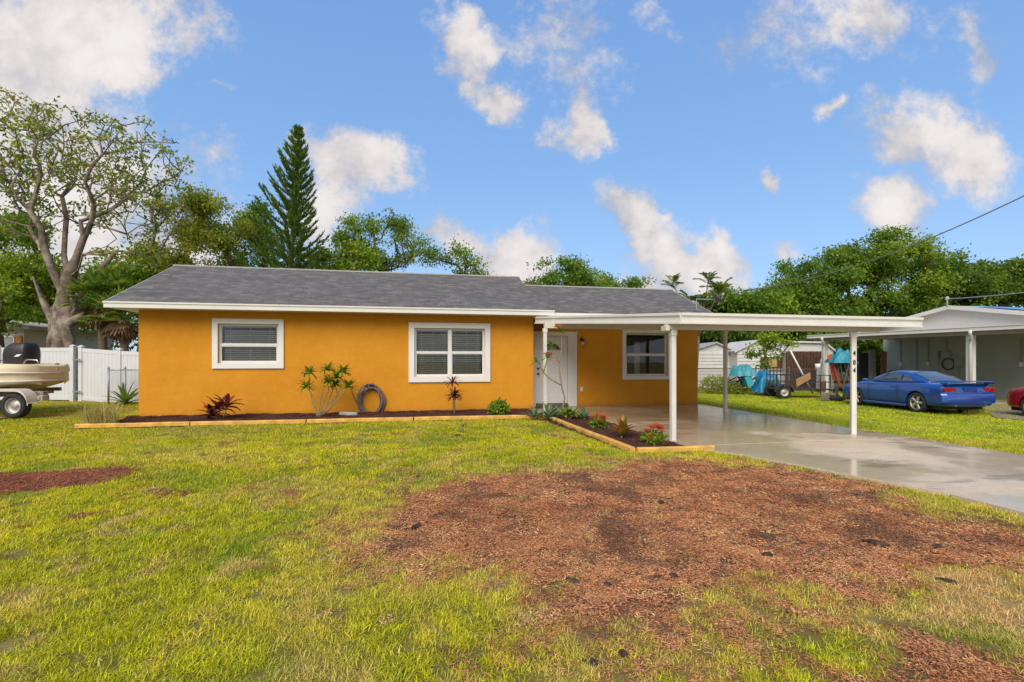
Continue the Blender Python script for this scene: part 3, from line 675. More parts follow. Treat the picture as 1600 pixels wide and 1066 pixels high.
def tintmat(name, rough, trans, spec=.2, gloss=0):
    m = bpy.data.materials.new(name); m.use_nodes = True; t = NT(m.node_tree); t.n.clear()
    a = t.add('ShaderNodeAttribute', dict(attribute_name='tint', attribute_type='INSTANCER'))
    s_ = t.add('ShaderNodeAttribute', dict(attribute_name='shade', attribute_type='GEOMETRY'))
    v = t.mr(s_.outputs['Fac'], 0, 1, .5, 1.45, False)
    c = t.vmath('SCALE', a.outputs['Color']); t.l.new(v, t.n[-1].inputs['Scale'])
    y = t.mr(s_.outputs['Fac'], .86, .9, 0, .55); c = t.mix(y, c, (.50, .38, .16)) if trans else c
    b = t.add('ShaderNodeBsdfPrincipled', None, Base_Color=c, Roughness=rough); b.inputs['Specular IOR Level'].default_value = spec
    o = t.add('ShaderNodeOutputMaterial')
    if trans:
        tr = t.add('ShaderNodeBsdfTranslucent', None, Color=c); mx = t.add('ShaderNodeMixShader', None, i0=trans, i1=b.outputs[0], i2=tr.outputs[0]); t.l.new(mx.outputs[0], o.inputs[0])
    else: t.l.new(b.outputs[0], o.inputs[0])
    return m
GRASSM = tintmat('grass_blades', .55, .3); CHIPM = tintmat('wood_chips', .75, 0, .3)
def proto_grass(k, nb, rad, hmin, hmax, wd, flop):
    rg = np.random.default_rng(100 + k); V = []; Q_ = []; sh = []
    for i in range(nb):
        r_ = rad * math.sqrt(rg.random()); a_ = rg.random() * 6.283; bx_, by_ = r_ * math.cos(a_), r_ * math.sin(a_)
        dz_ = rg.random() * 6.283; h = rg.uniform(hmin, hmax); lean = rg.uniform(.15, flop); w2 = wd * rg.uniform(.7, 1.3) / 2
        dx, dy_ = math.cos(dz_), math.sin(dz_); px_, py_ = -dy_ * w2, dx * w2; o = len(V)
        for t_, wf in ((0, 1), (.5, .85), (1, .12)):
            x = bx_ + dx * h * lean * t_ ** 1.4; y = by_ + dy_ * h * lean * t_ ** 1.4; z = h * t_ * (1 - .35 * lean * t_)
            V += [(x - px_ * wf, y - py_ * wf, z - .005), (x + px_ * wf, y + py_ * wf, z - .005)]
        Q_ += [(o, o + 1, o + 3, o + 2), (o + 2, o + 3, o + 5, o + 4)]; s0 = rg.random(); sh += [s0, s0]
    return bpy.data.objects.new('grass_tuft', np_mesh('grass_tuft', V, Q_, GRASSM, False, dict(shade=sh)))
def proto_chips(k, nb, rad, L, wd, th=.004):
    rg = np.random.default_rng(200 + k); m = MB(); sh = []
    for i in range(nb):
        r_ = rad * math.sqrt(rg.random()); a_ = rg.random() * 6.283
        M = Matrix.Translation((r_ * math.cos(a_), r_ * math.sin(a_), rg.uniform(.0, .016))) @ Euler((rg.uniform(-.5, .5), rg.uniform(-.35, .35), rg.random() * 6.283)).to_matrix().to_4x4()
        l, w_ = L * rg.uniform(.4, 1.4) / 2, wd * rg.uniform(.5, 1.4) / 2
        vs = [(-l, -w_ * .6, 0), (-l * .2, -w_, 0), (l, -w_ * .3, 0), (l * .8, w_ * .7, 0), (-l * .4, w_, 0)]
        n = 5; vv = [M @ Vector((p[0], p[1], th * .5)) for p in vs] + [M @ Vector((p[0], p[1], -th * .5)) for p in vs]
        m.add(vv, [(0, 1, 2, 3, 4), (9, 8, 7, 6, 5)] + [(i_, i_ + 5, (i_ + 1) % 5 + 5, (i_ + 1) % 5) for i_ in range(5)]); s0 = rg.random(); sh += [s0] * 7
    me = bpy.data.meshes.new('chips'); me.from_pydata([tuple(p) for p in m.v], [], m.f); me.materials.append(CHIPM)
    a_ = me.attributes.new('shade', 'FLOAT', 'FACE'); a_.data.foreach_set('value', np.array(sh, np.float32))
    return bpy.data.objects.new('chips', me)
PG = [proto_grass(k, 40, .085, .02, .06, .0056, 1.6) for k in range(6)] + [proto_grass(10 + k, 30, .17, .03, .07, .010, 1.3) for k in range(3)]
PC = [proto_chips(k, 44, .10, .026, .0065, .003) for k in range(5)]
def bands(x0, x1, y0, y1, dens, seed):
    rg = np.random.default_rng(seed); n = int((x1 - x0) * (y1 - y0) * dens); return rg.uniform(x0, x1, n), rg.uniform(y0, y1, n), rg
allp = []
for bi, (y0, y1, dens, s_) in enumerate(((.9, 1.9, 200, .8), (1.9, 3.6, 420, .72), (3.6, 6, 290, .85), (6, 9.5, 170, 1.1), (9.5, 14, 120, 0), (14, 27, 60, 0))):
    hw = y1 * 1.15 + 1.5; xa = -hw; xb = hw
    x, y, rg = bands(xa, xb, y0, y1, dens, 500 + bi)
    k = np.abs(x) < y * 1.12 + 1.5; x, y = x[k], y[k]
    zm_, zd_, zs_, zb_ = zones(x, y); u, v = xyuv(x, y)
    ok = (zs_ < -.03) & (zb_ < -.09) & (rg.random(len(x)) > zm_ * 1.02 - .045 * (1 - 0)) & ~((u > -.02) & (u < 16.05) & (v > -.02) & (v < 7))
    x, y, zm_, zd_, u, v = x[ok], y[ok], zm_[ok], zd_[ok], u[ok], v[ok]; n = len(x)
    z = gz(x, y) - .020 + (fbm(x * .8, y * .8, 70) - .5) * .05 + (fbm(x * 7, y * 7, 71, 3) - .5) * .02 * (1 + zm_)
    A = np.array([.44, .49, .008]); Bc = np.array([.72, .66, .012]); Dd = np.array([.82, .54, .24]); Gd = np.array([.26, .38, .014])
    t1 = np.clip(fbm(x * .7, y * .7, 60) * 1.5 - .25 + rg.normal(0, .22, n), 0, 1)[:, None]
    cA = A * (1 - t1) + Bc * t1
    t2 = (sst(fbm(x * 1.1, y * 1.1, 61), .56, .72) * .75)[:, None]; cA = cA * (1 - t2) + Gd * t2
    t3 = np.clip(zd_ * 1.15 * (rg.random(n) * .7 + .5), 0, .96)[:, None]; cA = cA * (1 - t3) + Dd * t3
    if y0 >= 9: bri = (u > 16)[:, None]; cA = np.where(bri, cA * np.array([.95, 1.15, .8]), cA)
    cA *= rg.uniform(.8, 1.2, n)[:, None]
    sc = (np.full(n, s_) if s_ else np.full(n, .68)) * rg.uniform(.65, 1.25, n)
    sc = sc * (1 - .35 * zm_)
    sc = np.where((zs_[ok] > -.3) & (zs_[ok] < 0), sc * 1.15, sc)
    ii = rg.integers(0, 6, n) if s_ else rg.integers(6, 9, n)
    if y0 >= 14: sc *= 1.25
    allp.append((np.stack([x, y, z], -1), np.stack([rg.uniform(-.12, .12, n), rg.uniform(-.12, .12, n), rg.uniform(0, 6.283, n)], -1), sc, ii, np.concatenate([cA, np.ones((n, 1))], 1)))
cat_ = [np.concatenate([a[i] for a in allp]) for i in range(5)]
print('grass clumps', len(cat_[0]))
scatter('grass', *cat_, PG, 'short patchy yellow green lawn grass in front of the orange house', 'grass')
# chips
allp = []
for bi, (y0, y1, dens) in enumerate(((1.9, 4, 330), (4, 6.5, 210), (6.5, 10, 130))):
    hw = y1 * 1.12 + .5; x, y, rg = bands(-hw, hw, y0, y1, dens, 700 + bi)
    k = np.abs(x) < y * 1.10 + .5; x, y = x[k], y[k]; zm_, zd_, zs_, zb_ = zones(x, y)
    ok = (zs_ < -.05) & (zb_ < -.12) & (rg.random(len(x)) < zm_ * 1.1); x, y, zm_ = x[ok], y[ok], zm_[ok]; n = len(x)
    z = gz(x, y) - .016 + (fbm(x * .8, y * .8, 70) - .5) * .05
    A = np.array([.34, .13, .058]); Bc = np.array([.53, .25, .115]); Dk = np.array([.085, .05, .035]); Rd = np.array([.24, .06, .03])
    t1 = np.clip(fbm(x * 1.6, y * 1.6, 84) * 1.6 - .4 + rg.normal(.1, .3, n), 0, 1)[:, None]; c_ = A * (1 - t1) + Bc * t1; ts = ((rg.random(n) < .12) * .6)[:, None]; c_ = c_ * (1 - ts) + np.array([.62, .42, .20]) * ts
    t2 = np.maximum(sst(fbm(x * 2.2, y * 2.2, 80), .60, .70) * .6, (rg.random(n) < .08) * .8)[:, None]; c_ = c_ * (1 - t2) + Dk * t2
    lf = (x < -3)[:, None]; c_ = np.where(lf, c_ * .35 + Rd * .55, c_)
    c_ *= rg.uniform(.75, 1.2, n)[:, None]
    allp.append((np.stack([x, y, z], -1), np.stack([0 * x, 0 * x, rg.uniform(0, 6.283, n)], -1), rg.uniform(.7, 1.3, n) * np.clip(.5 + y * .09, .6, 1), rg.integers(0, 5, n), np.concatenate([c_, np.ones((n, 1))], 1)))
cat_ = [np.concatenate([a[i] for a in allp]) for i in range(5)]
scatter('wood_chips', *cat_, PC, 'reddish brown wood chip mulch spread in bare patches of the lawn', 'mulch')
# bed mulch chips
rg = np.random.default_rng(44); n = 5200; u = rg.uniform(-.4, 11.35, n * 3); v = rg.uniform(-6.6, .0, n * 3); sdv = poly_sd(u, v, BED_A); ok = sdv > .04; u, v, sdv = u[ok], v[ok], sdv[ok]; n = len(u)
x, y = uvxy(u, v); z = .075 * sst(sdv, -.02, .25) - .03 + .05 * sst(v, -.5, 0) + (fbm(x * 5, y * 5, 90, 3) - .5) * .06 * sst(sdv, 0, .2) + .004
c_ = np.array([.085, .035, .025]) * rg.uniform(.5, 1.7, n)[:, None]
scatter('bed_mulch', np.stack([x, y, z], -1), np.stack([0 * x, 0 * x, rg.uniform(0, 6.283, n)], -1), rg.uniform(.8, 1.3, n), rg.integers(0, 5, n), np.concatenate([c_, np.ones((n, 1))], 1), PC, 'dark brown mulch filling the timber edged bed along the house', 'mulch')

# ---------------------------------------------------------------- trees
def grow(base, tips, seg=.5, kp=.30, lean=None, trunk=None, limbs=None):
    """join crown points to the nearest spot of the growing tree (cost = gap + kp * path so far)"""
    pos = [Vector(p) for p in ([base] + (trunk or []))]; par = [-1] + list(range(len(trunk or []))); path = [0.]
    for i in range(1, len(pos)): path.append(path[-1] + (pos[i] - pos[i - 1]).length)
    start = len(trunk or [])
    for l_ in (limbs or []):
        last = min(range(len(pos)), key=lambda i: (pos[i] - Vector(l_[0])).length)
        for k in range(1, len(l_)):
            for f in (.5, 1):
                p = Vector(l_[k - 1]).lerp(Vector(l_[k]), f) + Vector((random.gauss(0, .05), random.gauss(0, .25), random.gauss(0, .05))); pos.append(p); par.append(last); path.append(path[last] + (p - pos[last]).length); last = len(pos) - 1
    pa = np.array([tuple(p) for p in pos]); pl = np.array(path)
    b_ = pos[start]; order = sorted(range(len(tips)), key=lambda i: (Vector(tips[i]) - b_).length)
    ends = []
    first = max(0, start - 1)
    for i in order:
        t_ = np.array(tips[i]); dd_ = np.linalg.norm(pa[first:] - t_, axis=1); cost = dd_ + kp * pl[first:]
        # branches should rise: dislike joining to a point above the tip
        cost = cost + np.maximum(0, pa[first:, 2] - t_[2]) * .5
        j = int(np.argmin(cost)) + first; a_ = Vector(pa[j]); e_ = Vector(t_); n = max(1, int((e_ - a_).length / seg)); last = j
        bend = Vector((random.uniform(-1, 1), random.uniform(-1, 1), random.uniform(-.2, 1.0))) * (e_ - a_).length * .10
        new = []
        for k in range(1, n + 1):
            f = k / n; p = a_.lerp(e_, f) + bend * math.sin(math.pi * f) + (Vector((random.gauss(0, 1), random.gauss(0, 1), random.gauss(0, 1))) * seg * .07 if k < n else Vector())
            pos.append(p); par.append(last); path.append(path[last] + (p - pos[last]).length); last = len(pos) - 1; new.append(tuple(p))
        pa = np.vstack([pa, new]); pl = np.array(path); ends.append(last)
    return pos, par, ends
def treemesh(pos, par, r0, rmin=.012, pw=.5, n=6, flare=1.5, ntr=0, rb=None):
    N_ = len(pos); cnt = [0.] * N_; ch = [[] for _ in range(N_)]
    for i in range(N_ - 1, 0, -1): ch[par[i]].append(i)
    for i in range(N_ - 1, -1, -1): cnt[i] = sum(cnt[c] for c in ch[i]) or 1.
    tot_ = cnt[0]; rad = [max(rmin, r0 * (c / tot_) ** pw) for c in cnt]
    if ntr: rad = [r0 * (1 - .3 * i / ntr) if i <= ntr else max(rmin, rb * (cnt[i] / tot_) ** pw) for i in range(N_)]
    if flare: rad[0] *= flare
    m = MB(); stack = [(0, None)]
    while stack:
        i, pr = stack.pop(); pts = []; rr = []
        if pr is not None: pts.append(pos[pr]); rr.append(min(rad[pr], rad[i] * 1.25))
        cur = i
        while True:
            pts.append(pos[cur]); rr.append(rad[cur])
            if not ch[cur]: break
            c = sorted(ch[cur], key=lambda q: -cnt[q])
            for o_ in c[1:]: stack.append((o_, cur))
            cur = c[0]
        if len(pts) > 1: m.tube(pts, rr, (14 if rr[0] > .3 else n) if rr[0] > .05 else 4, cap=False)
    return m
def leaves(centers, per, spread, size, droop=.2, seed=0, aspect=.5, tintc=None, flat=.6):
    """kite leaves scattered round centres; returns verts, quads, tint"""
    rg = np.random.default_rng(seed); C = np.asarray(centers, float); n = len(C) * per
    ci = np.repeat(np.arange(len(C)), per); c = C[ci] + rg.normal(0, 1, (n, 3)) * np.array([spread, spread, spread * flat])
    dirv = rg.normal(0, 1, (n, 3)); dirv[:, 2] -= droop * 2; dirv /= np.linalg.norm(dirv, axis=1)[:, None]
    up = rg.normal(0, 1, (n, 3)); up[:, 2] += 1.2; sd_ = np.cross(dirv, up); sd_ /= np.linalg.norm(sd_, axis=1)[:, None] + 1e-9
    L = (size * rg.uniform(.6, 1.3, n))[:, None]; nrm = np.cross(sd_, dirv)
    p0 = c; p1 = c + dirv * L * .45 + sd_ * L * aspect * .5 - nrm * L * .06; p2 = c + dirv * L; p3 = c + dirv * L * .45 - sd_ * L * aspect * .5 - nrm * L * .06
    V = np.stack([p0, p1, p2, p3], 1).reshape(-1, 3); Q_ = np.arange(n * 4).reshape(-1, 4)
    ct = (tintc if tintc is not None else rg.random(len(C)))[ci]
    return V, Q_, np.clip(ct * .72 + rg.random(n) * .3, 0, 1)
def crown_pts(blobs, n, shell=.5, seed=0, clump=0):
    rg = np.random.default_rng(seed); out_ = []; vol = np.array([b[3] * b[4] * b[5] for b in blobs]) ** .75; vol /= vol.sum()
    for b, f in zip(blobs, vol):
        k = max(3, int(n * f)); dv = rg.normal(0, 1, (k, 3)); dv /= np.linalg.norm(dv, axis=1)[:, None]; r_ = rg.random(k) ** (1 / 3) * (1 - shell) + shell * rg.uniform(.8, 1.03, k)
        p = np.array(b[:3]) + dv * r_[:, None] * np.array(b[3:6])
        if clump:                                   # gather the tips into leafy masses with gaps between
            kc = min(k, max(4, k // 12)); cc = p[:kc]; j = rg.integers(0, kc, k); p = cc[j] + rg.normal(0, 1, (k, 3)) * np.array(b[3:6]) * clump
        out_.append(p)
    return np.concatenate(out_)
LM = {
 'sparse': leafmat('sparse_leaf', [(.09, .15, .014), (.19, .28, .02), (.34, .40, .03), (.42, .32, .06)], trans=.45),
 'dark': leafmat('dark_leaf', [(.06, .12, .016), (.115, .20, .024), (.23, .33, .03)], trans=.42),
 'mid': leafmat('mid_leaf', [(.08, .155, .016), (.17, .29, .024), (.33, .44, .035)], trans=.42),
 'light': leafmat('light_leaf', [(.10, .19, .012), (.20, .32, .02), (.38, .48, .035)]),
 'olive': leafmat('olive_leaf', [(.13, .19, .018), (.25, .32, .03), (.42, .42, .045), (.25, .38, .035)], trans=.42),
 'pine': leafmat('pine_needle', [(.05, .105, .016), (.10, .185, .022), (.19, .30, .03)], .55, .2),
 'palm': leafmat('palm_leaf', [(.09, .17, .02), (.18, .30, .035), (.38, .42, .06)]),
 'dead': leafmat('dead_frond', [(.16, .09, .045), (.28, .17, .09), (.36, .25, .13)]),
 'yellowgreen': leafmat('yellow_green_leaf', [(.13, .19, .02), (.22, .28, .03), (.40, .40, .04)])}
def tree(name, label, base, blobs, tips, per, spread, size, kind, r0, seg=.6, kp=.3, seed=0, bark=BARK2, shell=.55, trunk=None, group=None, droop=.2, cat='tree', extra=0, pw=.5, rmin=.015, twigleaf=1.0, aspect=.55, clump=.15, limbs=None, rb=None):
    random.seed(seed); rt = thing(name, label, cat, base, group=group)
    P_ = crown_pts(blobs, tips, shell, seed, clump); pos, par, ends = grow(base, P_, seg, kp, trunk=[Vector(t_) for t_ in (trunk or [])], limbs=limbs)
    treemesh(pos, par, r0, pw=pw, rmin=rmin, ntr=len(trunk or []) if rb else 0, rb=rb).build('trunk', bark, rt, smooth=True)
    rg = np.random.default_rng(seed + 1)
    C = np.array([tuple(pos[e]) for e in ends if rg.random() < twigleaf])
    if extra: C = np.concatenate([C, crown_pts(blobs, extra, .3, seed + 5, clump * 1.2)])
    tn = np.clip(fbm(C[:, 0] * .8 + C[:, 2] * .5, C[:, 1] * .3 + C[:, 2] * .9, seed) * 2.2 - .6, 0, 1)
    V, Q_, tt = leaves(C, per, spread, size, droop, seed, aspect, tn); V = V - np.array(base)
    o = bpy.data.objects.new('crown', np_mesh('crown', V, Q_, LM[kind], False, dict(tint=tt))); COL.objects.link(o); o.parent = rt
    return rt
def pb(px, py, Y, rx, ry, rd=None):
    """crown blob from photo position and radii in photo pixels at depth Y"""
    p = at(px, py, Y); k = Y / F; return (p.x, p.y, p.z, rx * k, (rd or rx) * k, ry * k)
def gb(px, Y): return (float((px - CX) / F * Y), Y, float(gz(np.array((px - CX) / F * Y), np.array(Y))) - .1)
# the big half bare tree on the left
Y = 21.5
bt = gb(93, Y); tr = [at(95, 545, Y), at(98, 505, Y), at(103, 465, Y), at(107, 435, Y)]
qq = lambda pts, dy_=0: [at(px, py, Y + dy_ * k) for k, (px, py) in enumerate(pts)]
lim = [qq([(105, 450), (75, 385), (45, 330), (12, 290), (0, 240)], -.4), qq([(107, 435), (100, 370), (104, 310), (95, 250), (100, 200)], .4), qq([(107, 435), (125, 370), (146, 320), (150, 265), (170, 220)], -.2),
       qq([(112, 445), (142, 400), (168, 369), (170, 348), (178, 320), (205, 290)], -.6), qq([(168, 369), (226, 356), (275, 335)], -.3), qq([(125, 370), (165, 330), (205, 280), (250, 245)], .5), qq([(75, 385), (30, 350), (-10, 340)], .3)]
tree('spreading_tree', 'big sprawling half bare tree with thick grey trunk behind the white fence', bt,
     [pb(40, 230, Y, 95, 75, 70), pb(130, 230, Y, 90, 62, 80), pb(215, 250, Y, 75, 62, 70), pb(110, 300, Y + 1, 110, 60, 80), pb(-20, 290, Y, 70, 80, 70), pb(235, 330, Y, 60, 45, 60), pb(210, 395, Y, 55, 25, 50), pb(30, 180, Y, 50, 35, 40)],
     1000, 11, .15, .17, 'sparse', .43, seg=.45, kp=.16, seed=5, bark=BARK, shell=.45, trunk=tr, pw=.52, rmin=.02, twigleaf=.68, limbs=lim, clump=0, rb=.235)
big = bpy.data.objects['spreading_tree']
m = MB()   # gnarled lower trunk: knots, buttresses and the sawn horizontal limb
random.seed(3)
for px0, w0, px1, py1 in ((80, .26, 92, 470), (108, .26, 106, 455), (94, .28, 118, 462), (86, .24, 84, 480)):
    b0_ = at(px0, 600, Y - .5 + random.random()); pts = [b0_.lerp(at(px1, py1, Y), f) + Vector((random.uniform(-.08, .08), random.uniform(-.15, .1), 0)) for f in np.linspace(0, 1, 14)]
    m.tube(pts, [w0 * .86 * k * random.uniform(.8, 1.2) for k in np.interp(np.linspace(0, 5, 14), range(6), (1.5, 1.15, 1.1, 1.2, .95, .6))], 14)
m.tube([at(104, 512, Y), at(125, 497, Y - .4), at(148, 489, Y - .5), at(182, 481, Y - .4)], [.30, .18, .15, .12], 10)
m.tube([at(95, 520, Y), at(72, 478, Y), at(58, 455, Y), at(50, 430, Y)], [.26, .15, .12, .08], 9)
m.tube([at(118, 470, Y), at(150, 430, Y), at(190, 385, Y)], [.24, .14, .09], 8)
dense = MB()
for v in m.v:
    k = float(fbm(v.x * 2.6 + v.z, v.y * 2.6 + v.z * 1.7, 8)) - .5; kk = float(fbm(v.x * 6, v.z * 4 + v.y * 3, 12)) - .5
    v += Vector((k * .42 + kk * .2, k * .3 - kk * .2, kk * .1))
m.build('trunk_base', BARK, big, smooth=True, sub=1)
# trees left and behind the house
tree('leafy_tree', 'bright green bushy tree at the left edge in front of the big grey trunk', gb(10, 24), [pb(10, 400, 24, 60, 60), pb(60, 440, 24, 55, 45), pb(-40, 450, 24, 60, 60), pb(30, 370, 25, 40, 30)], 260, 44, .30, .19, 'light', .2, seed=11, extra=160)
tree('leafy_tree', 'darker green tree low behind the left neighbour house and white fence', gb(40, 33), [pb(20, 500, 33, 90, 40), pb(100, 490, 33, 70, 50), pb(160, 460, 34, 80, 50)], 260, 34, .5, .3, 'mid', .25, seed=12, extra=220)
tree('leafy_tree', 'green tree low between the palms and the left end of the roof', gb(210, 30), [pb(185, 440, 30, 50, 30), pb(230, 430, 30, 45, 35), pb(210, 480, 30, 60, 50)], 170, 34, .4, .26, 'mid', .2, seed=13, extra=150)
tree('olive_tree', 'brownish olive green tree above the left part of the grey roof', gb(300, 26), [pb(300, 350, 26, 55, 50), pb(350, 350, 26, 38, 38), pb(330, 400, 26, 55, 35), pb(270, 380, 26, 40, 40)], 330, 40, .26, .16, 'olive', .25, seed=14, seg=.4, extra=60, bark=BARK)
tree('leafy_tree', 'dark green tree just left of the tall pine above the roof', gb(385, 30), [pb(385, 390, 30, 32, 55), pb(400, 350, 30, 22, 30)], 150, 44, .30, .2, 'mid', .2, seed=15, extra=60)
tree('leafy_tree', 'low yellow green tree just right of the tall pine above the roof', gb(530, 29), [pb(510, 415, 29, 35, 30), pb(550, 410, 29, 35, 24)], 110, 34, .34, .22, 'light', .15, seed=16, extra=70)
tree('airy_tree', 'airy grey green tree with a twiggy outline above the middle of the roof', gb(590, 34), [pb(560, 380, 34, 35, 42), pb(605, 385, 34, 50, 42), pb(545, 360, 34, 18, 22), pb(632, 370, 34, 18, 25)], 330, 26, .26, .18, 'mid', .2, seed=17, extra=60, seg=.4)
tree('airy_tree', 'thin see through tree above the right half of the main roof', gb(705, 34), [pb(680, 410, 34, 30, 22), pb(710, 405, 34, 34, 24), pb(750, 415, 34, 26, 18)], 150, 16, .32, .2, 'mid', .15, seed=18, seg=.4)
tree('leafy_tree', 'rounded green tree rising behind the lower roof wing', gb(900, 36), [pb(880, 430, 36, 45, 22), pb(935, 440, 36, 50, 16), pb(985, 452, 36, 40, 12), pb(845, 446, 36, 25, 10)], 230, 44, .30, .2, 'mid', .2, seed=19, extra=60)
# right side
gR = 'tall trees behind the right neighbour house'
tree('oak_tree', 'tallest bright green tree above the end of the carport roof', gb(1385, 44), [pb(1385, 400, 44, 62, 42), pb(1400, 440, 44, 65, 45), pb(1320, 410, 44, 42, 34), pb(1350, 445, 44, 60, 45)], 420, 56, .42, .27, 'mid', .35, seed=21, extra=90, group=gR)
tree('oak_tree', 'wide green tree left of the tallest tree under the power line', gb(1275, 42), [pb(1270, 450, 42, 55, 38), pb(1300, 420, 43, 35, 28), pb(1245, 470, 42, 40, 30)], 300, 52, .42, .27, 'mid', .3, seed=22, extra=90, group=gR)
tree('oak_tree', 'dark green tree behind the peak of the right neighbour gable', gb(1470, 45), [pb(1470, 430, 45, 38, 38), pb(1500, 450, 45, 40, 32), pb(1440, 460, 45, 35, 30)], 300, 52, .42, .27, 'dark', .3, seed=23, extra=90, group=gR)
tree('oak_tree', 'dark green tree behind the blue tarp at the right edge', gb(1570, 45), [pb(1560, 440, 45, 45, 30), pb(1530, 435, 45, 28, 24), pb(1620, 450, 45, 45, 30)], 300, 52, .42, .27, 'dark', .3, seed=24, extra=90, group=gR)
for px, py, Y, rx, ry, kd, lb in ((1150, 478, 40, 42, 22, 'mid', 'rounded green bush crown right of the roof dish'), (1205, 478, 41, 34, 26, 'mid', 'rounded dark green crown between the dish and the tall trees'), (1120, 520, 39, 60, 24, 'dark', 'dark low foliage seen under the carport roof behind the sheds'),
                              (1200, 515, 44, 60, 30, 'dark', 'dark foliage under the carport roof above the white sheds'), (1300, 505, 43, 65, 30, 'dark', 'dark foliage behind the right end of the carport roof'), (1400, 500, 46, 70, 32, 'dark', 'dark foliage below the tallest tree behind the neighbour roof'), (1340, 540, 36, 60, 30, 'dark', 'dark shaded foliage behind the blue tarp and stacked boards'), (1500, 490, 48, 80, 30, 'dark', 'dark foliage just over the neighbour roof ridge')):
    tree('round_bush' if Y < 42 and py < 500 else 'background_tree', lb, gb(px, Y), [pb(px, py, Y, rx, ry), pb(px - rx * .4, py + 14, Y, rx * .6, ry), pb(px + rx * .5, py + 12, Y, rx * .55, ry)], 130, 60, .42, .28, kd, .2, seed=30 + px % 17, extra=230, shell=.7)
# feathery young tree behind the wing roof
def feather_tree(name, label, base, tipsp, r0, kind, L, seed, cat='tree', per=11, leafl=.16):
    random.seed(seed); rt = thing(name, label, cat, base); b_ = Vector(base); m = MB(); lv = MB()
    fork = b_.lerp(sum((Vector(t_) for t_ in tipsp), Vector()) / len(tipsp), .55)
    m.tube([b_, fork], [r0, r0 * .7], 7)
    for t_ in tipsp:
        t_ = Vector(t_); md_ = fork.lerp(t_, .5) + Vector((0, 0, .1)); m.tube([fork, md_, t_], [r0 * .55, r0 * .4, r0 * .2], 5)
        for k in range(per):
            a_ = k * 2.4; d_ = Vector((math.cos(a_), math.sin(a_), random.uniform(.1, 1.7))).normalized(); rl = L * random.uniform(.6, 1.1); st = t_ - (t_ - md_) * random.random() * .35
            en = st + d_ * rl + Vector((0, 0, -.2 * rl)); m.tube([st, st + d_ * rl * .5, en], [.012, .008, .004], 3)
            for q_ in range(9):
                f = .2 + .8 * q_ / 8; p = st.lerp(en, f) + Vector((0, 0, .12 * rl * math.sin(math.pi * f)))
                for sg in (-1, 1):
                    side = d_.cross(Vector((0, 0, 1))).normalized() * sg; lv.blade(p, side + d_ * .5 + Vector((0, 0, .15)), leafl * random.uniform(.8, 1.2), leafl * .33, .5, 2)
    m.build('trunk', BARK2, rt, smooth=True); o = lv.build('crown', LM[kind], rt)
    a_ = o.data.attributes.new('tint', 'FLOAT', 'FACE'); a_.data.foreach_set('value', np.repeat(np.random.default_rng(seed).random(len(o.data.polygons) // 4 + 1), 4)[:len(o.data.polygons)].astype(np.float32))
    return rt
Y = 25
feather_tree('feathery_tree', 'feathery leaved young tree rising behind the dish at the roof end', gb(1085, Y), [at(1050, 442, Y), at(1108, 434, Y), at(1075, 462, Y), at(1125, 452, Y), at(1130, 445, Y + 1), at(1095, 470, Y)], .09, 'light', .75, 4, per=11, leafl=.22)
Y = 24.5
tree('young_tree', 'small light green leafy tree in front of the white sheds', gb(1212, Y), [pb(1215, 528, Y, 26, 18), pb(1205, 545, Y, 16, 14), pb(1178, 548, Y, 14, 8), pb(1200, 566, Y, 10, 8)], 90, 16, .14, .15, 'light', .07, seg=.2, seed=51, extra=30)

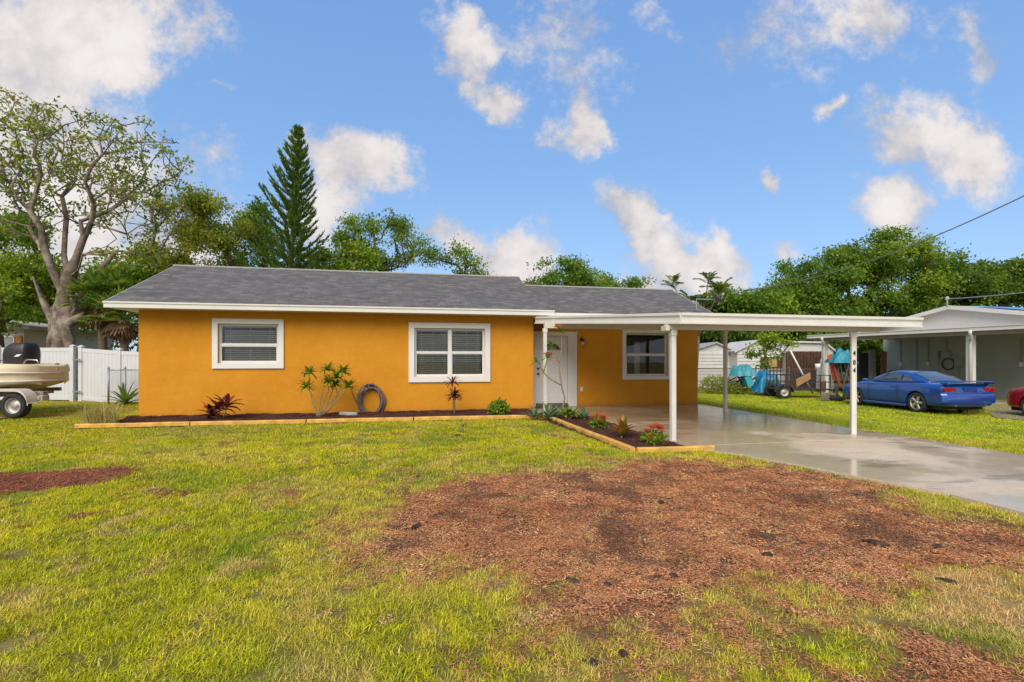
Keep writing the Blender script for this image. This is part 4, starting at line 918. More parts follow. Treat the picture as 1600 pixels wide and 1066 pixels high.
# Norfolk pine
def norfolk():
    Y = 26; base = gb(428, Y); b_ = Vector(base); top = at(466, 205, Y); rt = thing('norfolk_pine', 'tall tapering dark green pine with upswept tiers rising behind the roof', 'pine tree', base)
    rg = np.random.default_rng(9); ax = lambda f: b_.lerp(top, f) + Vector((.25 * math.sin(f * 3.1), 0, 0))
    m = MB(); m.tube([ax(f) for f in np.linspace(0, .995, 16)], [.22 * (1 - f) + .02 for f in np.linspace(0, 1, 16)], 9)
    V = []; tn = []; nt = 22
    for i in range(nt):
        f = .36 + .635 * (i / (nt - 1)) ** .92; o = ax(f); L0 = 3.6 * (1 - f) + .16; nb = 6
        for k in range(nb):
            a_ = k / nb * 6.283 + i * .55 + rg.normal(0, .12); L = L0 * rg.uniform(.78, 1.12) * (1.08 if math.cos(a_) < -.1 else .84)
            d_ = Vector((math.cos(a_), math.sin(a_), 0)); up = .18 + .55 * f; t0 = rg.random() * .35
            pts = [o + d_ * L * s_ + Vector((0, 0, (up * s_ + .30 * s_ * s_ - .10 * math.sin(math.pi * s_)) * L)) for s_ in np.linspace(0, 1, 7)]
            m.tube(pts, [.03, .025, .02, .016, .012, .009, .005], 4)
            nn = int(60 + 110 * L); sd_ = Vector((-d_.y, d_.x, 0)); sb = 0.12 + .07 * L
            for _ in range(nn):
                s_ = rg.uniform(.16, 1.02) ; ii = min(5, int(s_ * 6)); p = pts[ii].lerp(pts[ii + 1], s_ * 6 - ii)
                lat = rg.normal(0, 1) * sb * .40 * (1.15 - s_ * .6); p = p + sd_ * lat + Vector((0, 0, abs(lat) * .35 + rg.normal(0, .03)))
                dr_ = (d_ * rg.uniform(.1, .9) + sd_ * (lat * 2 + rg.normal(0, .3)) + Vector((0, 0, rg.uniform(.45, 1.1)))).normalized(); ln = rg.uniform(.12, .24) ; wv = dr_.cross(Vector((rg.normal(), rg.normal(), rg.normal()))).normalized() * .018
                V += [p - wv, p + wv, p + dr_ * ln + wv * .6, p + dr_ * ln - wv * .6]; tn.append(t0 + rg.random() * .6)
    m.build('trunk', BARK2, rt, smooth=True)
    V = np.array([tuple(v) for v in V]) - np.array(base); o = bpy.data.objects.new('crown', np_mesh('crown', V, np.arange(len(V)).reshape(-1, 4), LM['pine'], False, dict(tint=tn))); COL.objects.link(o); o.parent = rt
norfolk()
# cabbage palms
def palm(label, px, pyc, Y, size, seed, nf=26):
    base = gb(px, Y); rt = thing('cabbage_palm', label, 'palm tree', base, group='palms behind the white fence'); rg = random.Random(seed); c = at(px, pyc, Y); b_ = Vector(base)
    m = MB(); m.tube([b_, b_.lerp(c, .5) + Vector((.08, 0, 0)), c], [.22, .15, .15], 10); m.build('trunk', BARK2, rt, smooth=True)
    for nm, kd, n, lo, hi in (('crown', 'palm', nf, -.15, 1.3), ('dead_skirt', 'dead', nf, -1.5, -.5)):
        lv = MB()
        for k in range(n):
            a_ = k * 2.399 + rg.random() * .4; el_ = rg.uniform(lo, hi); d_ = Vector((math.cos(a_) * math.cos(el_), math.sin(a_) * math.cos(el_), math.sin(el_)))
            L = size * rg.uniform(.5, .8) * (1 if kd == 'palm' else .45); hub = c + d_ * L + Vector((0, 0, -.1 * L)); lv.tube([c, hub], [.02, .012], 4)
            s_ = d_.cross(Vector((0, 0, 1))).normalized(); u_ = s_.cross(d_).normalized()
            for j in range(13):
                an = R(-78 + 13 * j); dj = (d_ * math.cos(an) + s_ * math.sin(an) + u_ * .12).normalized(); lv.blade(hub, dj, size * .55 * (1 - .35 * abs(an) / 1.4) * rg.uniform(.85, 1.1), .10 * size, .45 if kd == 'palm' else .5, 3, .2)
        o = lv.build(nm, LM[kd], rt); a_ = o.data.attributes.new('tint', 'FLOAT', 'FACE'); n_ = len(o.data.polygons); rr = np.random.default_rng(seed); a_.data.foreach_set('value', np.repeat(rr.random(n_ // 6 + 1), 6)[:n_].astype(np.float32))
palm('cabbage palm with brown skirt just right of the big grey trunk', 158, 472, 20.5, 1.35, 1, 34)
palm('shorter cabbage palm with brown skirt next to the left house corner', 192, 500, 19.8, 1.2, 2, 34)
# ---------------------------------------------------------------- left side: vinyl fence, chain link, boat, neighbour
fl = thing('vinyl_fence', 'tall white vinyl privacy fence with a gate behind the boat', 'fence', (-14.5, 17.6, 0))
fa = [at(-330, 600, 18.6), at(48, 600, 18.1), at(114, 600, 17.9), at(127, 600, 17.88), at(187.5, 600, 17.5), at(300, 600, 17.1)]
hts = [1.97, 1.95, 1.95, 1.93, 1.82, 1.70]
def vpanel(p, q, h0, h1, name='panel'):
    m = MB(); p = Vector((p.x, p.y, 0)); q = Vector((q.x, q.y, 0)); L = (q - p).length; n = max(1, int(L / .15)); dd_ = (q - p).normalized(); an = math.atan2(dd_.y, dd_.x); sl = (h1 - h0) / L
    M = Matrix.Translation(p) @ Matrix.Rotation(an, 4, 'Z') @ Matrix(((1, 0, 0, 0), (0, 1, 0, 0), (sl, 0, 1, 0), (0, 0, 0, 1)))
    for i in range(n):
        a_ = i * L / n; b__ = (i + 1) * L / n; m.add([M @ Vector(v) for v in ((a_ + .003, -.012, .08), (a_ + .008, -.02, .08), (b__ - .008, -.02, .08), (b__ - .003, -.012, .08), (a_ + .003, -.012, h0 - .07), (a_ + .008, -.02, h0 - .07), (b__ - .008, -.02, h0 - .07), (b__ - .003, -.012, h0 - .07))], [(0, 1, 5, 4), (1, 2, 6, 5), (2, 3, 7, 6)])
    m.box(0, L, -.012, .02, .08, h0 - .07, M); m.box(0, L, -.03, .03, h0 - .16, h0 - .015, M); m.box(0, L, -.03, .03, .03, .17, M)
    return m.build(name, VINYL, fl, bevel=.004)
vpanel(fa[0], fa[1], hts[0], hts[1]); vpanel(fa[1], fa[2], hts[1], hts[2], 'gate'); vpanel(fa[3], fa[4], hts[3], hts[4]); vpanel(fa[4], fa[5], hts[4], hts[5])
for p, h_ in zip(fa, hts):
    m = MB(); m.box(p.x - .065, p.x + .065, p.y - .065, p.y + .065, -.05, h_ + .02)
    m.add([(p.x - .08, p.y - .08, h_ + .02), (p.x + .08, p.y - .08, h_ + .02), (p.x + .08, p.y + .08, h_ + .02), (p.x - .08, p.y + .08, h_ + .02), (p.x - .08, p.y - .08, h_ + .05), (p.x + .08, p.y - .08, h_ + .05), (p.x + .08, p.y + .08, h_ + .05), (p.x - .08, p.y + .08, h_ + .05), (p.x, p.y, h_ + .10)],
          [(0, 3, 2, 1), (0, 1, 5, 4), (1, 2, 6, 5), (2, 3, 7, 6), (3, 0, 4, 7), (4, 5, 8), (5, 6, 8), (6, 7, 8), (7, 4, 8)])
    m.build('post', VINYL, fl)
for py in (562, 612):
    p = at(120, py, 17.75); MB().box(p.x - .13, p.x + .13, p.y - .04, p.y, p.z - .025, p.z + .025).build('hinge', STEEL, fl)
def chainlink(name, label, pts, h, posts_at=None, pitch=.085, rail=True, thk=.005, mt=STEEL, prad=.03, sag=0, zf=None):
    base = pts[0]; rt = thing(name, label, 'fence', (base[0], base[1], 0)); zg = zf or (lambda x, y: 0.0)
    for i, p in enumerate(pts):
        z0 = zg(*p); m = MB(); m.tube([(p[0], p[1], z0 - .1), (p[0], p[1], z0 + h + .05)], prad, 10); m.lathe([(prad * 1.3, 0), (prad * 1.3, .03), (prad * .6, .07), (.001, .08)], 10, Matrix.Translation((p[0], p[1], z0 + h + .05))); m.build('post', mt, rt, smooth=True)
    m = MB(); V = []; Q_ = []
    for p, q in zip(pts, pts[1:]):
        zp, zq = zg(*p), zg(*q); a, b__ = Vector((p[0], p[1], zp)), Vector((q[0], q[1], zq)); L = (b__ - a).length; dd_ = (b__ - a) / L
        m.tube([a + Vector((0, 0, h)), b__ + Vector((0, 0, h))], .019, 7)
        n = int(L / pitch); k = int(h / pitch)
        for s_ in (1, -1):
            for i in range(-k, n + k):
                x0 = i * pitch; x1 = x0 + s_ * h; xa, xb = x0, x1; za, zb2 = 0, h
                lo, hi = min(xa, xb), max(xa, xb)
                if hi < 0 or lo > L: continue
                def cl(x_): return min(max(x_, 0), L)
                xa2, xb2 = cl(xa), cl(xb); za = abs(xa2 - xa); zb2 = h - abs(xb2 - xb)
                if zb2 - za < .02: continue
                A_, B_ = a + dd_ * xa2 + Vector((0, 0, .03 + za * .98)), a + dd_ * xb2 + Vector((0, 0, .03 + zb2 * .97)); o = len(V); nn = Vector((-dd_.y, dd_.x, 0)) * thk; tt = dd_ * thk
                V += [A_ - tt, A_ + tt, B_ + tt, B_ - tt, A_ - nn, A_ + nn, B_ + nn, B_ - nn]; Q_ += [(o, o + 1, o + 2, o + 3), (o + 4, o + 5, o + 6, o + 7)]
    m.build('rail', mt, rt, smooth=True); MB().add(V, Q_).build('mesh', mt, rt)
    return rt
chainlink('chain_link_fence', 'short grey chain link fence section between white fence and house corner', [at(169.5, 600, 16.6)[:2], at(195.5, 600, 16.7)[:2], at(232, 600, 16.9)[:2]], 1.15)

# neighbour house at far left
nb = at(20, 520, 27); nh = thing('neighbour_house', 'pale sided house with orange shutters rising over the white fence at the left edge', 'house', (nb.x, nb.y, 0))
SIDING = mat('pale_siding', (.60, .55, .48), .7, .05); zt_ = at(0, 512, 27).z; xr = at(38, 512, 27).x
m = MB(); m.box(xr - 12, xr, 27, 33, 0, zt_ - .02)
for k in range(14): z = .2 + k * .2; 
m.build('wall', SIDING, nh)
m = MB()
for k in range(int((zt_ - .2) / .16)): z = .1 + k * .16; m.add([(xr - 12, 26.99, z + .16), (xr + .01, 26.99, z + .16), (xr + .01, 26.965, z), (xr - 12, 26.965, z)], [(0, 3, 2, 1)])
m.build('siding', SIDING, nh)
m = MB(); m.add([(xr - 12.4, 26.5, zt_ - .05), (xr + .75, 26.5, zt_ - .12), (xr + .75, 33.5, zt_ - .12), (xr - 12.4, 33.5, zt_ - .05), (xr - 12.4, 26.5, zt_ + 1.25), (xr - 2.4, 26.5, zt_ + .52), (xr + .75, 26.5, zt_ + .06), (xr + .75, 33.5, zt_ + .06), (xr - 2.4, 33.5, zt_ + .52), (xr - 12.4, 33.5, zt_ + 1.25)], [(3, 2, 1, 0), (0, 1, 6, 5, 4), (4, 5, 8, 9), (5, 6, 7, 8), (1, 2, 7, 6), (2, 3, 9, 8, 7)])
m.build('roof', mat('pale_roof', (.42, .39, .35), .8), nh)
wz0, wz1 = at(0, 545, 26.9).z, at(0, 526, 26.9).z; wx0, wx1 = at(5, 500, 26.9).x, at(22, 500, 26.9).x
wn = MB().box(wx0, wx1, 26.9, 26.96, wz0, wz1).build('window', mat('pale_pane', (.30, .31, .32), .2), nh)
m = MB()
for x0, x1, z0, z1 in ((wx0 - .03, wx0 + .03, wz0, wz1), (wx1 - .03, wx1 + .03, wz0, wz1), (wx0, wx1, wz1 - .03, wz1 + .04)): m.box(x0, x1, 26.87, 26.9, z0, z1)
m.build('window_frame', TRIM, wn)
SHUT = mat('orange_shutter', (.50, .20, .05), .7)
for x0 in (wx0 - .42, wx1 + .06):
    m = MB(); m.box(x0, x0 + .34, 26.9, 26.95, wz0 - .05, wz1 + .05)
    for k in range(10): z = wz0 + k * (wz1 - wz0) / 10; m.box(x0 + .04, x0 + .30, 26.885, 26.9, z, z + .03)
    m.build('shutter', SHUT, nh)
c0 = at(8, 482, 25.5); b0 = Vector((c0.x - .1, 26.6, zt_ + .4)); dd = thing('satellite_dish', 'pale grey satellite dish above the left neighbour roof', 'satellite dish', b0)
m = MB(); m.tube([b0 + Vector((0, .3, 0)), b0 + Vector((0, -.2, .25)), c0 + Vector((0, .12, -.1))], .03, 7); m.build('mast', STEEL, dd); dish(dd, c0, .62, (.62, -.62, .30), mat('pale_dish', (.42, .42, .44), .5))

# boat on trailer
by = 13.4
bo_ = thing('motor_boat', 'cream motor boat with black outboard resting on a trailer at the left edge', 'boat', (-15.2, by, .8))
HULL = mat('cream_gelcoat', (.72, .62, .44), .55, .03, 2, spec=.25); HULL2 = mat('white_gelcoat', (.72, .70, .64), .3, .03)
xe = at(91, 590, 13.55).x; zg_ = at(0, 569, by).z; L_ = 5.6
def hullsec(x, hw, zt2, zc, zk):
    return [Vector((x, by + s_ * w_, z)) for s_, w_, z in ((-1, hw * .90, zt2), (-1, hw * .97, zt2 - .05), (-1, hw, zt2 - .12), (-1, hw * 1.0, zt2 - .21), (-1, hw * .96, zt2 - .23), (-1, hw * .97, zt2 - .42), (-1, hw * .99, zt2 - .45), (-1, hw * .93, zt2 - .50), (-1, hw * .80, zc), (0, .01, zk),
                                                       (1, hw * .80, zc), (1, hw * .93, zt2 - .50), (1, hw * .99, zt2 - .45), (1, hw * .97, zt2 - .42), (1, hw * .96, zt2 - .23), (1, hw, zt2 - .21), (1, hw, zt2 - .12), (1, hw * .97, zt2 - .05), (1, hw * .9, zt2))]
secs = []
for k, (dx, hw, dz_, zc, zk) in enumerate(((-5.6, .15, .28, .95, .85), (-4.8, .62, .20, .82, .66), (-3.6, .95, .10, .74, .56), (-2.2, 1.08, .04, .74, .56), (-1.0, 1.10, .01, .76, .58), (-.6, 1.02, 0, .78, .60), (-.28, .82, 0, .80, .66), (-.1, .58, 0, .84, .74), (-.03, .44, -.03, .88, .82), (0.0, .36, -.06, .92, .90))):
    secs.append(hullsec(xe + dx, hw, zg_ + dz_, zc + .06, zk + .06))
hull = MB().loft(secs).build('hull', HULL, bo_, smooth=True)
md = hull.modifiers.new('split', 'EDGE_SPLIT'); md.split_angle = R(35)
m = MB()
for s_ in (-1,): m.tube([(xe - 5.3, by + s_ * .3, zg_ + .12), (xe - 4.6, by + s_ * .68, zg_ + .03), (xe - 3, by + s_ * 1.03, zg_ - .17), (xe - 1, by + s_ * 1.11, zg_ - .215), (xe - .58, by + s_ * 1.04, zg_ - .22), (xe - .27, by + s_ * .84, zg_ - .22), (xe - .08, by + s_ * .6, zg_ - .23), (xe + .01, by + s_ * .36, zg_ - .24), (xe + .02, by + .35, zg_ - .24)], .022, 6)
m.tube([(xe - 3, by - 1.05, zg_ - .41), (xe - .58, by - 1.04, zg_ - .44), (xe - .27, by - .84, zg_ - .44), (xe - .08, by - .6, zg_ - .44), (xe + .02, by - .36, zg_ - .44), (xe + .03, by + .35, zg_ - .44)], .03, 6)
m.build('rub_rail', HULL2, hull, smooth=True)
# outboard cowling
cxo = at(41, 560, by).x; zb0, zt0 = at(0, 569, by).z - .1, at(0, 536, by).z
m = MB(); secs = []
for f, hx0, hx1, hy in ((0, -.33, .30, .22), (.15, -.36, .31, .25), (.5, -.36, .32, .26), (.75, -.33, .31, .25), (.9, -.22, .29, .22), (1.0, -.12, .24, .16)):
    z = zb0 + (zt0 - zb0) * f; r_ = [(hx0, -hy * .6), (hx0 * .8, -hy), (hx1 * .8, -hy), (hx1, -hy * .6), (hx1, hy * .6), (hx1 * .8, hy), (hx0 * .8, hy), (hx0, hy * .6)]
    secs.append([Vector((cxo + a_, by - .1 + b__, z)) for a_, b__ in r_])
mo = thing('outboard_motor', 'black outboard motor cowling standing over the cream boat stern', 'outboard motor', (cxo, by - .1, zb0)); bpy.data.objects.remove(mo)
cw = m.loft(secs).build('outboard_motor', mat('black_cowling', (.012, .012, .015), .42, .1), bo_, bevel=.03, smooth=True)
p = at(27, 556, by - .38); m = MB(); m.add([(p.x - .1, by - .372, p.z - .03), (p.x + .02, by - .372, p.z - .02), (p.x + .11, by - .372, p.z + .04), (p.x - .02, by - .372, p.z + .035)], [(0, 1, 2, 3)]); m.build('badge', TRIM, cw)
m = MB(); m.box(cxo - .16, cxo + .14, by - .22, by + .02, zb0 - .5, zb0 + .02); m.build('motor_leg', BLACK, cw)
q = lambda px, py: at(px, py, by - .75)
m = MB(); m.tube([q(37, 569), q(40, 563), q(45, 562), q(58, 563), q(61, 569)], .016, 7); m.build('grab_rail', CHROME, bo_, smooth=True)
m = MB(); m.tube([q(-10, 566), q(8, 562), q(20, 554), q(24, 552)], .012, 6); m.build('cable', BLACK, bo_, smooth=True)
m = MB(); m.box(q(-30, 0).x - .8, at(3, 0, by + .5).x, by - .5, by + .5, zg_ - .05, q(0, 538).z); m.build('console', HULL2, bo_, bevel=.04)
p = q(84, 568); MB().lathe([(.03, 0), (.05, .02), (.05, .04), (.001, .05)], 10, Matrix.Translation((p.x - .05, by - .6, zg_ - .015))).build('cleat', CHROME, bo_)
p = at(88, 576, by - 1.02); MB().cbox((p.x, by - 1.0, p.z), (.05, .03, .04)).build('side_light', mat('amber_lens', (.35, .2, .08), .3), bo_)
# trailer
trl = thing('boat_trailer', 'boat trailer with twin axle wheels and pale fender under the cream boat', 'trailer', (at(10, 650, by).x, by, 0))
GALV = mat('galvanised_frame', (.36, .34, .30), .6, .25, 8, metallic=.2)
m = MB()
for s_ in (-.72, .72): m.bar((xe - 5, by + s_, .60), (xe - .45, by + s_, .66), .06, .10)
for x_ in (-4.4, -2.8, -1.3, -.7): m.bar((xe + x_, by - .75, .58), (xe + x_, by + .75, .58), .06, .08)
m.build('frame', GALV, trl)
def wheel(root, c, r, wd, ax_, rimmat, spokes=0, rimr=.62, name='wheel'):
    """ax_: outward axle direction"""
    M = Matrix.Translation(Vector(c)) @ Vector(ax_).to_track_quat('Z', 'Y').to_matrix().to_4x4(); h = wd / 2; ri = r * rimr
    t_ = MB().lathe([(ri, -h * .8), (ri * 1.15, -h), (r * .93, -h), (r, -h * .7), (r, h * .7), (r * .93, h), (ri * 1.15, h), (ri, h * .8)], 32, M, closed=True).build(name, RUBBER, root, smooth=True)
    m = MB(); m.lathe([(ri, -h * .7), (ri * .93, h * .2), (ri * .95, h * .72), (ri * 1.03, h * .84), (ri * 1.0, h * .6)], 32, M)
    if spokes:
        m.lathe([(.001, h * .3), (ri * .25, h * .3), (ri * .27, h * .75), (.001, h * .85)], 16, M)
        for k in range(spokes):
            a_ = k / spokes * 6.283; Mk = M @ Matrix.Rotation(a_, 4, 'Z'); wb, we = ri * .17, ri * .24
            vs = [(ri * .2, -wb, h * .35), (ri * .97, -we, h * .3), (ri * .97, we, h * .3), (ri * .2, wb, h * .35), (ri * .2, -wb, h * .76), (ri * .97, -we, h * .66), (ri * .97, we, h * .66), (ri * .2, wb, h * .76)]
            m.add([Mk @ Vector(v) for v in vs], [(3, 2, 1, 0), (4, 5, 6, 7), (0, 1, 5, 4), (2, 3, 7, 6)])
    else:
        m.lathe([(.001, h * .45), (ri * .35, h * .45), (ri * .4, h * .2), (ri * .75, h * .05), (ri * .93, h * .3)], 32, M)
        for k in range(5): a_ = k / 5 * 6.283; m.lathe([(.001, h * .5), (.012, h * .5), (.012, h * .2)], 6, M @ Matrix.Translation((ri * .2 * math.cos(a_), ri * .2 * math.sin(a_), 0)))
    m.build('rim', rimmat, t_, smooth=True)
    MB().lathe([(.001, -h * .3), (ri * .93, -h * .3)], 24, M).build('brake_disc', DARK, t_)
    return t_
RIMG = mat('grey_steel_rim', (.42, .40, .37), .5, .2, metallic=.4)
wx = at(22, 640, by - 1.0).x; rw = .32
for dx in (0, -.78): wheel(trl, (wx + dx, by - .95, rw + .02), rw, .22, (0, -1, 0), RIMG)
m = MB(); pr = []
for a_ in range(0, 91, 15): pr.append((wx + .10 + .32 * math.cos(R(a_)), .42 + .34 * math.sin(R(a_))))
pr = [(pr[0][0] + .02, .40)] + pr + [(wx - .95, .76)] + [(wx - .95 - .25 * math.sin(R(a_)), .42 + .34 * math.cos(R(a_))) for a_ in range(15, 91, 15)]
for s_ in (-1,):
    for i in range(len(pr) - 1):
        a_, b__ = pr[i], pr[i + 1]; y0, y1 = by + s_ * 1.10, by + s_ * .80
        m.add([(a_[0], y0, a_[1]), (b__[0], y0, b__[1]), (b__[0], y1, b__[1]), (a_[0], y1, a_[1]), (a_[0], y0, a_[1] - .06), (b__[0], y0, b__[1] - .06)], [(0, 1, 2, 3), (0, 4, 5, 1)])
m.build('fender', mat('cream_fender', (.58, .54, .46), .5), trl)
for s_ in (-.5, .5): MB().bar((xe - 1.55, by + s_, .74), (xe - .7, by + s_, .78), .08, .12).build('bunk', DARK, trl)
c = at(53, 616, by - .6); m = MB(); m.cbox((c.x, by - .6, c.z), (.62, .16, .15)); tag(m.build('timber_block', WOODG, None, origin=(c.x, by - .6, c.z - .07), bevel=.012), 'weathered timber bunk block sticking out under the boat hull', 'wooden block')
c = at(64, 622, by - .7); m = MB(); m.cbox((c.x, by - .7, c.z), (.26, .2, .13)); m.cbox((c.x + .02, by - .815, c.z), (.12, .02, .08)); tag(m.build('trailer_light', mat('grey_lamp', (.35, .34, .33), .5), trl, bevel=.008))
for px, lb in ((12, 'worn pale plank under the boat trailer wheel'),):
    c = at(px, 652, 12.9); m = MB(); m.box(-16.2, c.x + .35, 12.2, 12.55, .0, .04); tag(m.build('ground_plank', mat('pale_board', (.42, .38, .31), .9, .15), None, origin=(-14.4, 12.4, 0), bevel=.01), lb, 'plank')

# ---------------------------------------------------------------- right side
chain_z = lambda x, y: float(gz(np.array(x), np.array(y)))
chainlink('chain_link_fence', 'dark rusty chain link fence in front of the white sheds', [at(p_, 600, Y)[:2] for p_, Y in ((1085, 25.5), (1181, 24.6), (1233, 24.3), (1282, 24.0))], 1.25, mt=mat('rusty_wire', (.13, .10, .08), .7, .3, metallic=.2), pitch=.11, thk=.006, zf=chain_z)
SHED = mat('white_metal_siding', (.58, .58, .57), .55, .06, 3, col2=(.42, .43, .34), c2lo=.6, c2hi=.85)
def shed(label, px0, px1, Y0, depth, pyt, name='shed', roofpts=None, rmat=None):
    a_, b__ = at(px0, pyt, Y0), at(px1, pyt, Y0); g_ = chain_z(b__.x, Y0); rt = thing(name, label, 'shed', ((a_.x + b__.x) / 2, Y0, g_)); h_ = a_.z
    m = MB(); m.box(a_.x, b__.x, Y0, Y0 + depth, g_ - .1, h_); m.build('wall', SHED, rt); m = MB(); n = int((h_ - g_) / .2)
    for k in range(n): z = g_ + k * .2 + .02; m.add([(a_.x - .01, Y0 - .008, z + .2), (b__.x + .01, Y0 - .008, z + .2), (b__.x + .01, Y0 - .04, z), (a_.x - .01, Y0 - .04, z)], [(0, 3, 2, 1)])
    m.build('siding', SHED, rt)
    P3 = [at(px, py, Y0 - .15) for px, py in roofpts]; m = MB(); n = len(P3); bk = [p + Vector((.35, depth + .4, .0)) for p in P3]
    m.add(P3 + bk + [p - Vector((0, 0, .09)) for p in P3] + [p - Vector((0, 0, .09)) for p in bk], [(i, i + 1, n + i + 1, n + i) for i in range(n - 1)] + [(2 * n + i, 3 * n + i, 3 * n + i + 1, 2 * n + i + 1) for i in range(n - 1)] + [(i, 2 * n + i, 2 * n + i + 1, i + 1) for i in range(n - 1)])
    m.build('roof', rmat or SHED, rt)
    m = MB(); m.add([(p.x, Y0 + .01, p.z - .05) for p in P3] + [(b__.x, Y0 + .01, h_ - .05), (a_.x, Y0 + .01, h_ - .05)], [tuple(range(n + 2))[::-1]]); m.build('gable', SHED, rt); return rt
GREYR = mat('grey_metal_roof', (.40, .37, .38), .5, .12)
shed('white sided shed with a low grey roof right behind the house corner', 1070, 1150, 30, 4, 549, roofpts=[(1060, 549), (1100, 541), (1120, 534), (1153, 549)], rmat=GREYR)
s2 = shed('white gabled shed with a brown framed window behind the young tree', 1152, 1232, 29, 4, 547, roofpts=[(1148, 549), (1184, 531), (1236, 549)])
s3 = shed('white roofed shed with large dark brown doors', 1232, 1302, 28.4, 4, 549, roofpts=[(1228, 549), (1240, 533), (1290, 534), (1306, 547)])
a_, b__ = at(1189, 558, 28.9), at(1223, 576, 28.9)
wn = MB().box(a_.x, b__.x, 28.9, 28.95, b__.z, a_.z).build('window', WOODB, s2); m = MB(); m.box(a_.x + .45, b__.x - .35, 28.87, 28.9, b__.z + .1, a_.z - .08); m.build('pane', mat('tan_pane', (.40, .30, .14), .3), wn)
m = MB(); m.box(a_.x + .1, b__.x, 28.84, 28.9, b__.z - .08, b__.z); m.build('sill', TRIM, wn)
a_, b__ = at(1229, 549, 28.2), at(1287, 616, 28.2); n = 11; m = MB()
for k in range(n): x0 = a_.x + (b__.x - a_.x) * k / n; m.box(x0 + .01, a_.x + (b__.x - a_.x) * (k + 1) / n - .01, 28.2 - (k % 2) * .01, 28.3, b__.z, a_.z)
m.build('door', WOODB, s3)
# clutter
def tarp(label, px, py, Y, w_, d_, h_, seed, col=(.03, .32, .50), name='blue_tarp'):
    c = at(px, py, Y); zg2 = chain_z(c.x, Y); n = 22; V = []; top = c.z
    for j in range(n + 1):
        for i in range(n + 1):
            u, v = i / n * 2 - 1, j / n * 2 - 1; r_ = max(abs(u), abs(v)); k = float(fbm(u * 1.7 + seed, v * 1.7, seed)); kk = float(fbm(u * 6 + seed, v * 6, seed + 3))
            z = (1 - r_ ** (2 + 2 * k)) * (.45 + 1.0 * k) * h_ - .16 * kk * h_ ; V.append((c.x + u * w_ * (.55 + .9 * float(fbm(v * 1.6 + seed * 3, u * .8, seed + 7))), Y + v * d_ * (.75 + .5 * k), top - h_ + max(z, -.0) ))
    Q_ = [(j * (n + 1) + i, j * (n + 1) + i + 1, (j + 1) * (n + 1) + i + 1, (j + 1) * (n + 1) + i) for j in range(n) for i in range(n)]
    o = MB().add(V, Q_).build(name, mat('tarp_blue_%d' % seed, tuple(k_ * .75 for k_ in col), .5, .15, 3, .4, 6), None, origin=(c.x, Y, top - h_), smooth=True); return tag(o, label, 'tarp')
tarp('turquoise tarp draped over a folding frame beside the carport rear post', 1162, 570, 24.0, .50, .4, .55, 1, (.05, .33, .42))
tarp('blue tarp slumped over a pile left of the utility trailer wheel', 1200, 580, 23.8, .62, .5, 1.0, 2, (.02, .25, .48))
tarp('turquoise tarp perched high on leaning boards under the neighbour carport', 1314, 545, 21.5, .48, .4, .62, 4, (.02, .30, .42))
# lounge frame, poles, boards
def poles(name, label, cat, segs, Y, rad, mt, base):
    c = at(*base, Y); rt = MB()
    for a_, b__ in segs: rt.tube([at(*a_, Y), at(*b__, Y + .15)], rad, 7)
    return tag(rt.build(name, mt, None, origin=tuple(c), smooth=True), label, cat)
poles('folding_frame', 'black folding chair frame under the turquoise tarp by the fence', 'folding chair', [((1147, 580), (1163, 604)), ((1160, 572), (1172, 603)), ((1147, 580), (1162, 573)), ((1150, 597), (1176, 583)), ((1163, 604), (1180, 590)), ((1154, 590), (1168, 588))], 24.1, .035, BLACK, (1160, 604))
m = MB(); a_, b__ = at(1160, 590, 23.85), at(1174, 603, 23.85); m.prism([(a_.x, a_.z), (b__.x - .1, a_.z + .15), (b__.x, b__.z), (b__.x - .28, b__.z)], .5, Matrix(((1, 0, 0, 0), (0, 0, 1, 23.6), (0, 1, 0, 0), (0, 0, 0, 1)))); tag(m.build('storage_tote', mat('turquoise_plastic', (.04, .34, .45), .4), None, origin=(a_.x, 23.8, b__.z), bevel=.02), 'turquoise plastic tote under the folding frame by the chain fence', 'storage tote')
poles('long_white_pole', 'long white pole leaning diagonally across the dark shed doors', 'pole', [((1235, 548), (1270, 615))], 22.8, .035, TRIM, (1270, 615))
poles('leaning_pipe', 'dark pipe lying on a slant along the chain fence by the house corner', 'pipe', [((1102, 613), (1150, 590))], 24.9, .03, DARK, (1102, 613))
# utility trailer
Y = 21.8; wc = at(1225, 617, Y); zg2 = chain_z(wc.x, Y); wc.z = zg2 + .28; ut = thing('utility_trailer', 'small dark utility trailer with mesh sides in front of the brown shed doors', 'trailer', (wc.x, Y, zg2))
wheel(ut, wc, .28, .18, (-.1, -1, 0), RIMG); wheel(ut, wc + Vector((.15, 1.4, 0)), .28, .18, (.1, 1, 0), RIMG)
xa, xb = at(1222, 0, Y).x, at(1300, 0, Y).x; zb_ = zg2 + .42
m = MB(); m.box(xa, xb, Y + .12, Y + 1.3, zb_ - .05, zb_); 
m.bar((xb, Y + .7, zb_ - .05), (xb + 1.1, Y + .7, zb_ - .12), .07); m.build('bed', DARK, ut)
m = MB()
for y_ in (Y + .12, Y + 1.3):
    for zz in (.3, .6): m.bar((xa, y_, zb_ + zz), (xb, y_, zb_ + zz), .035)
    for k in range(6): x_ = xa + (xb - xa) * k / 5; m.bar((x_, y_, zb_), (x_, y_, zb_ + .62), .035)
for k in range(5): y_ = Y + .12 + 1.18 * k / 4; m.bar((xa, y_, zb_), (xa, y_, zb_ + .9), .03)
m.build('side_rails', DARK, ut)
m = MB(); pr = [(wc.x + .38 * math.cos(R(a_)), wc.z + .36 * math.sin(R(a_))) for a_ in range(0, 181, 20)]
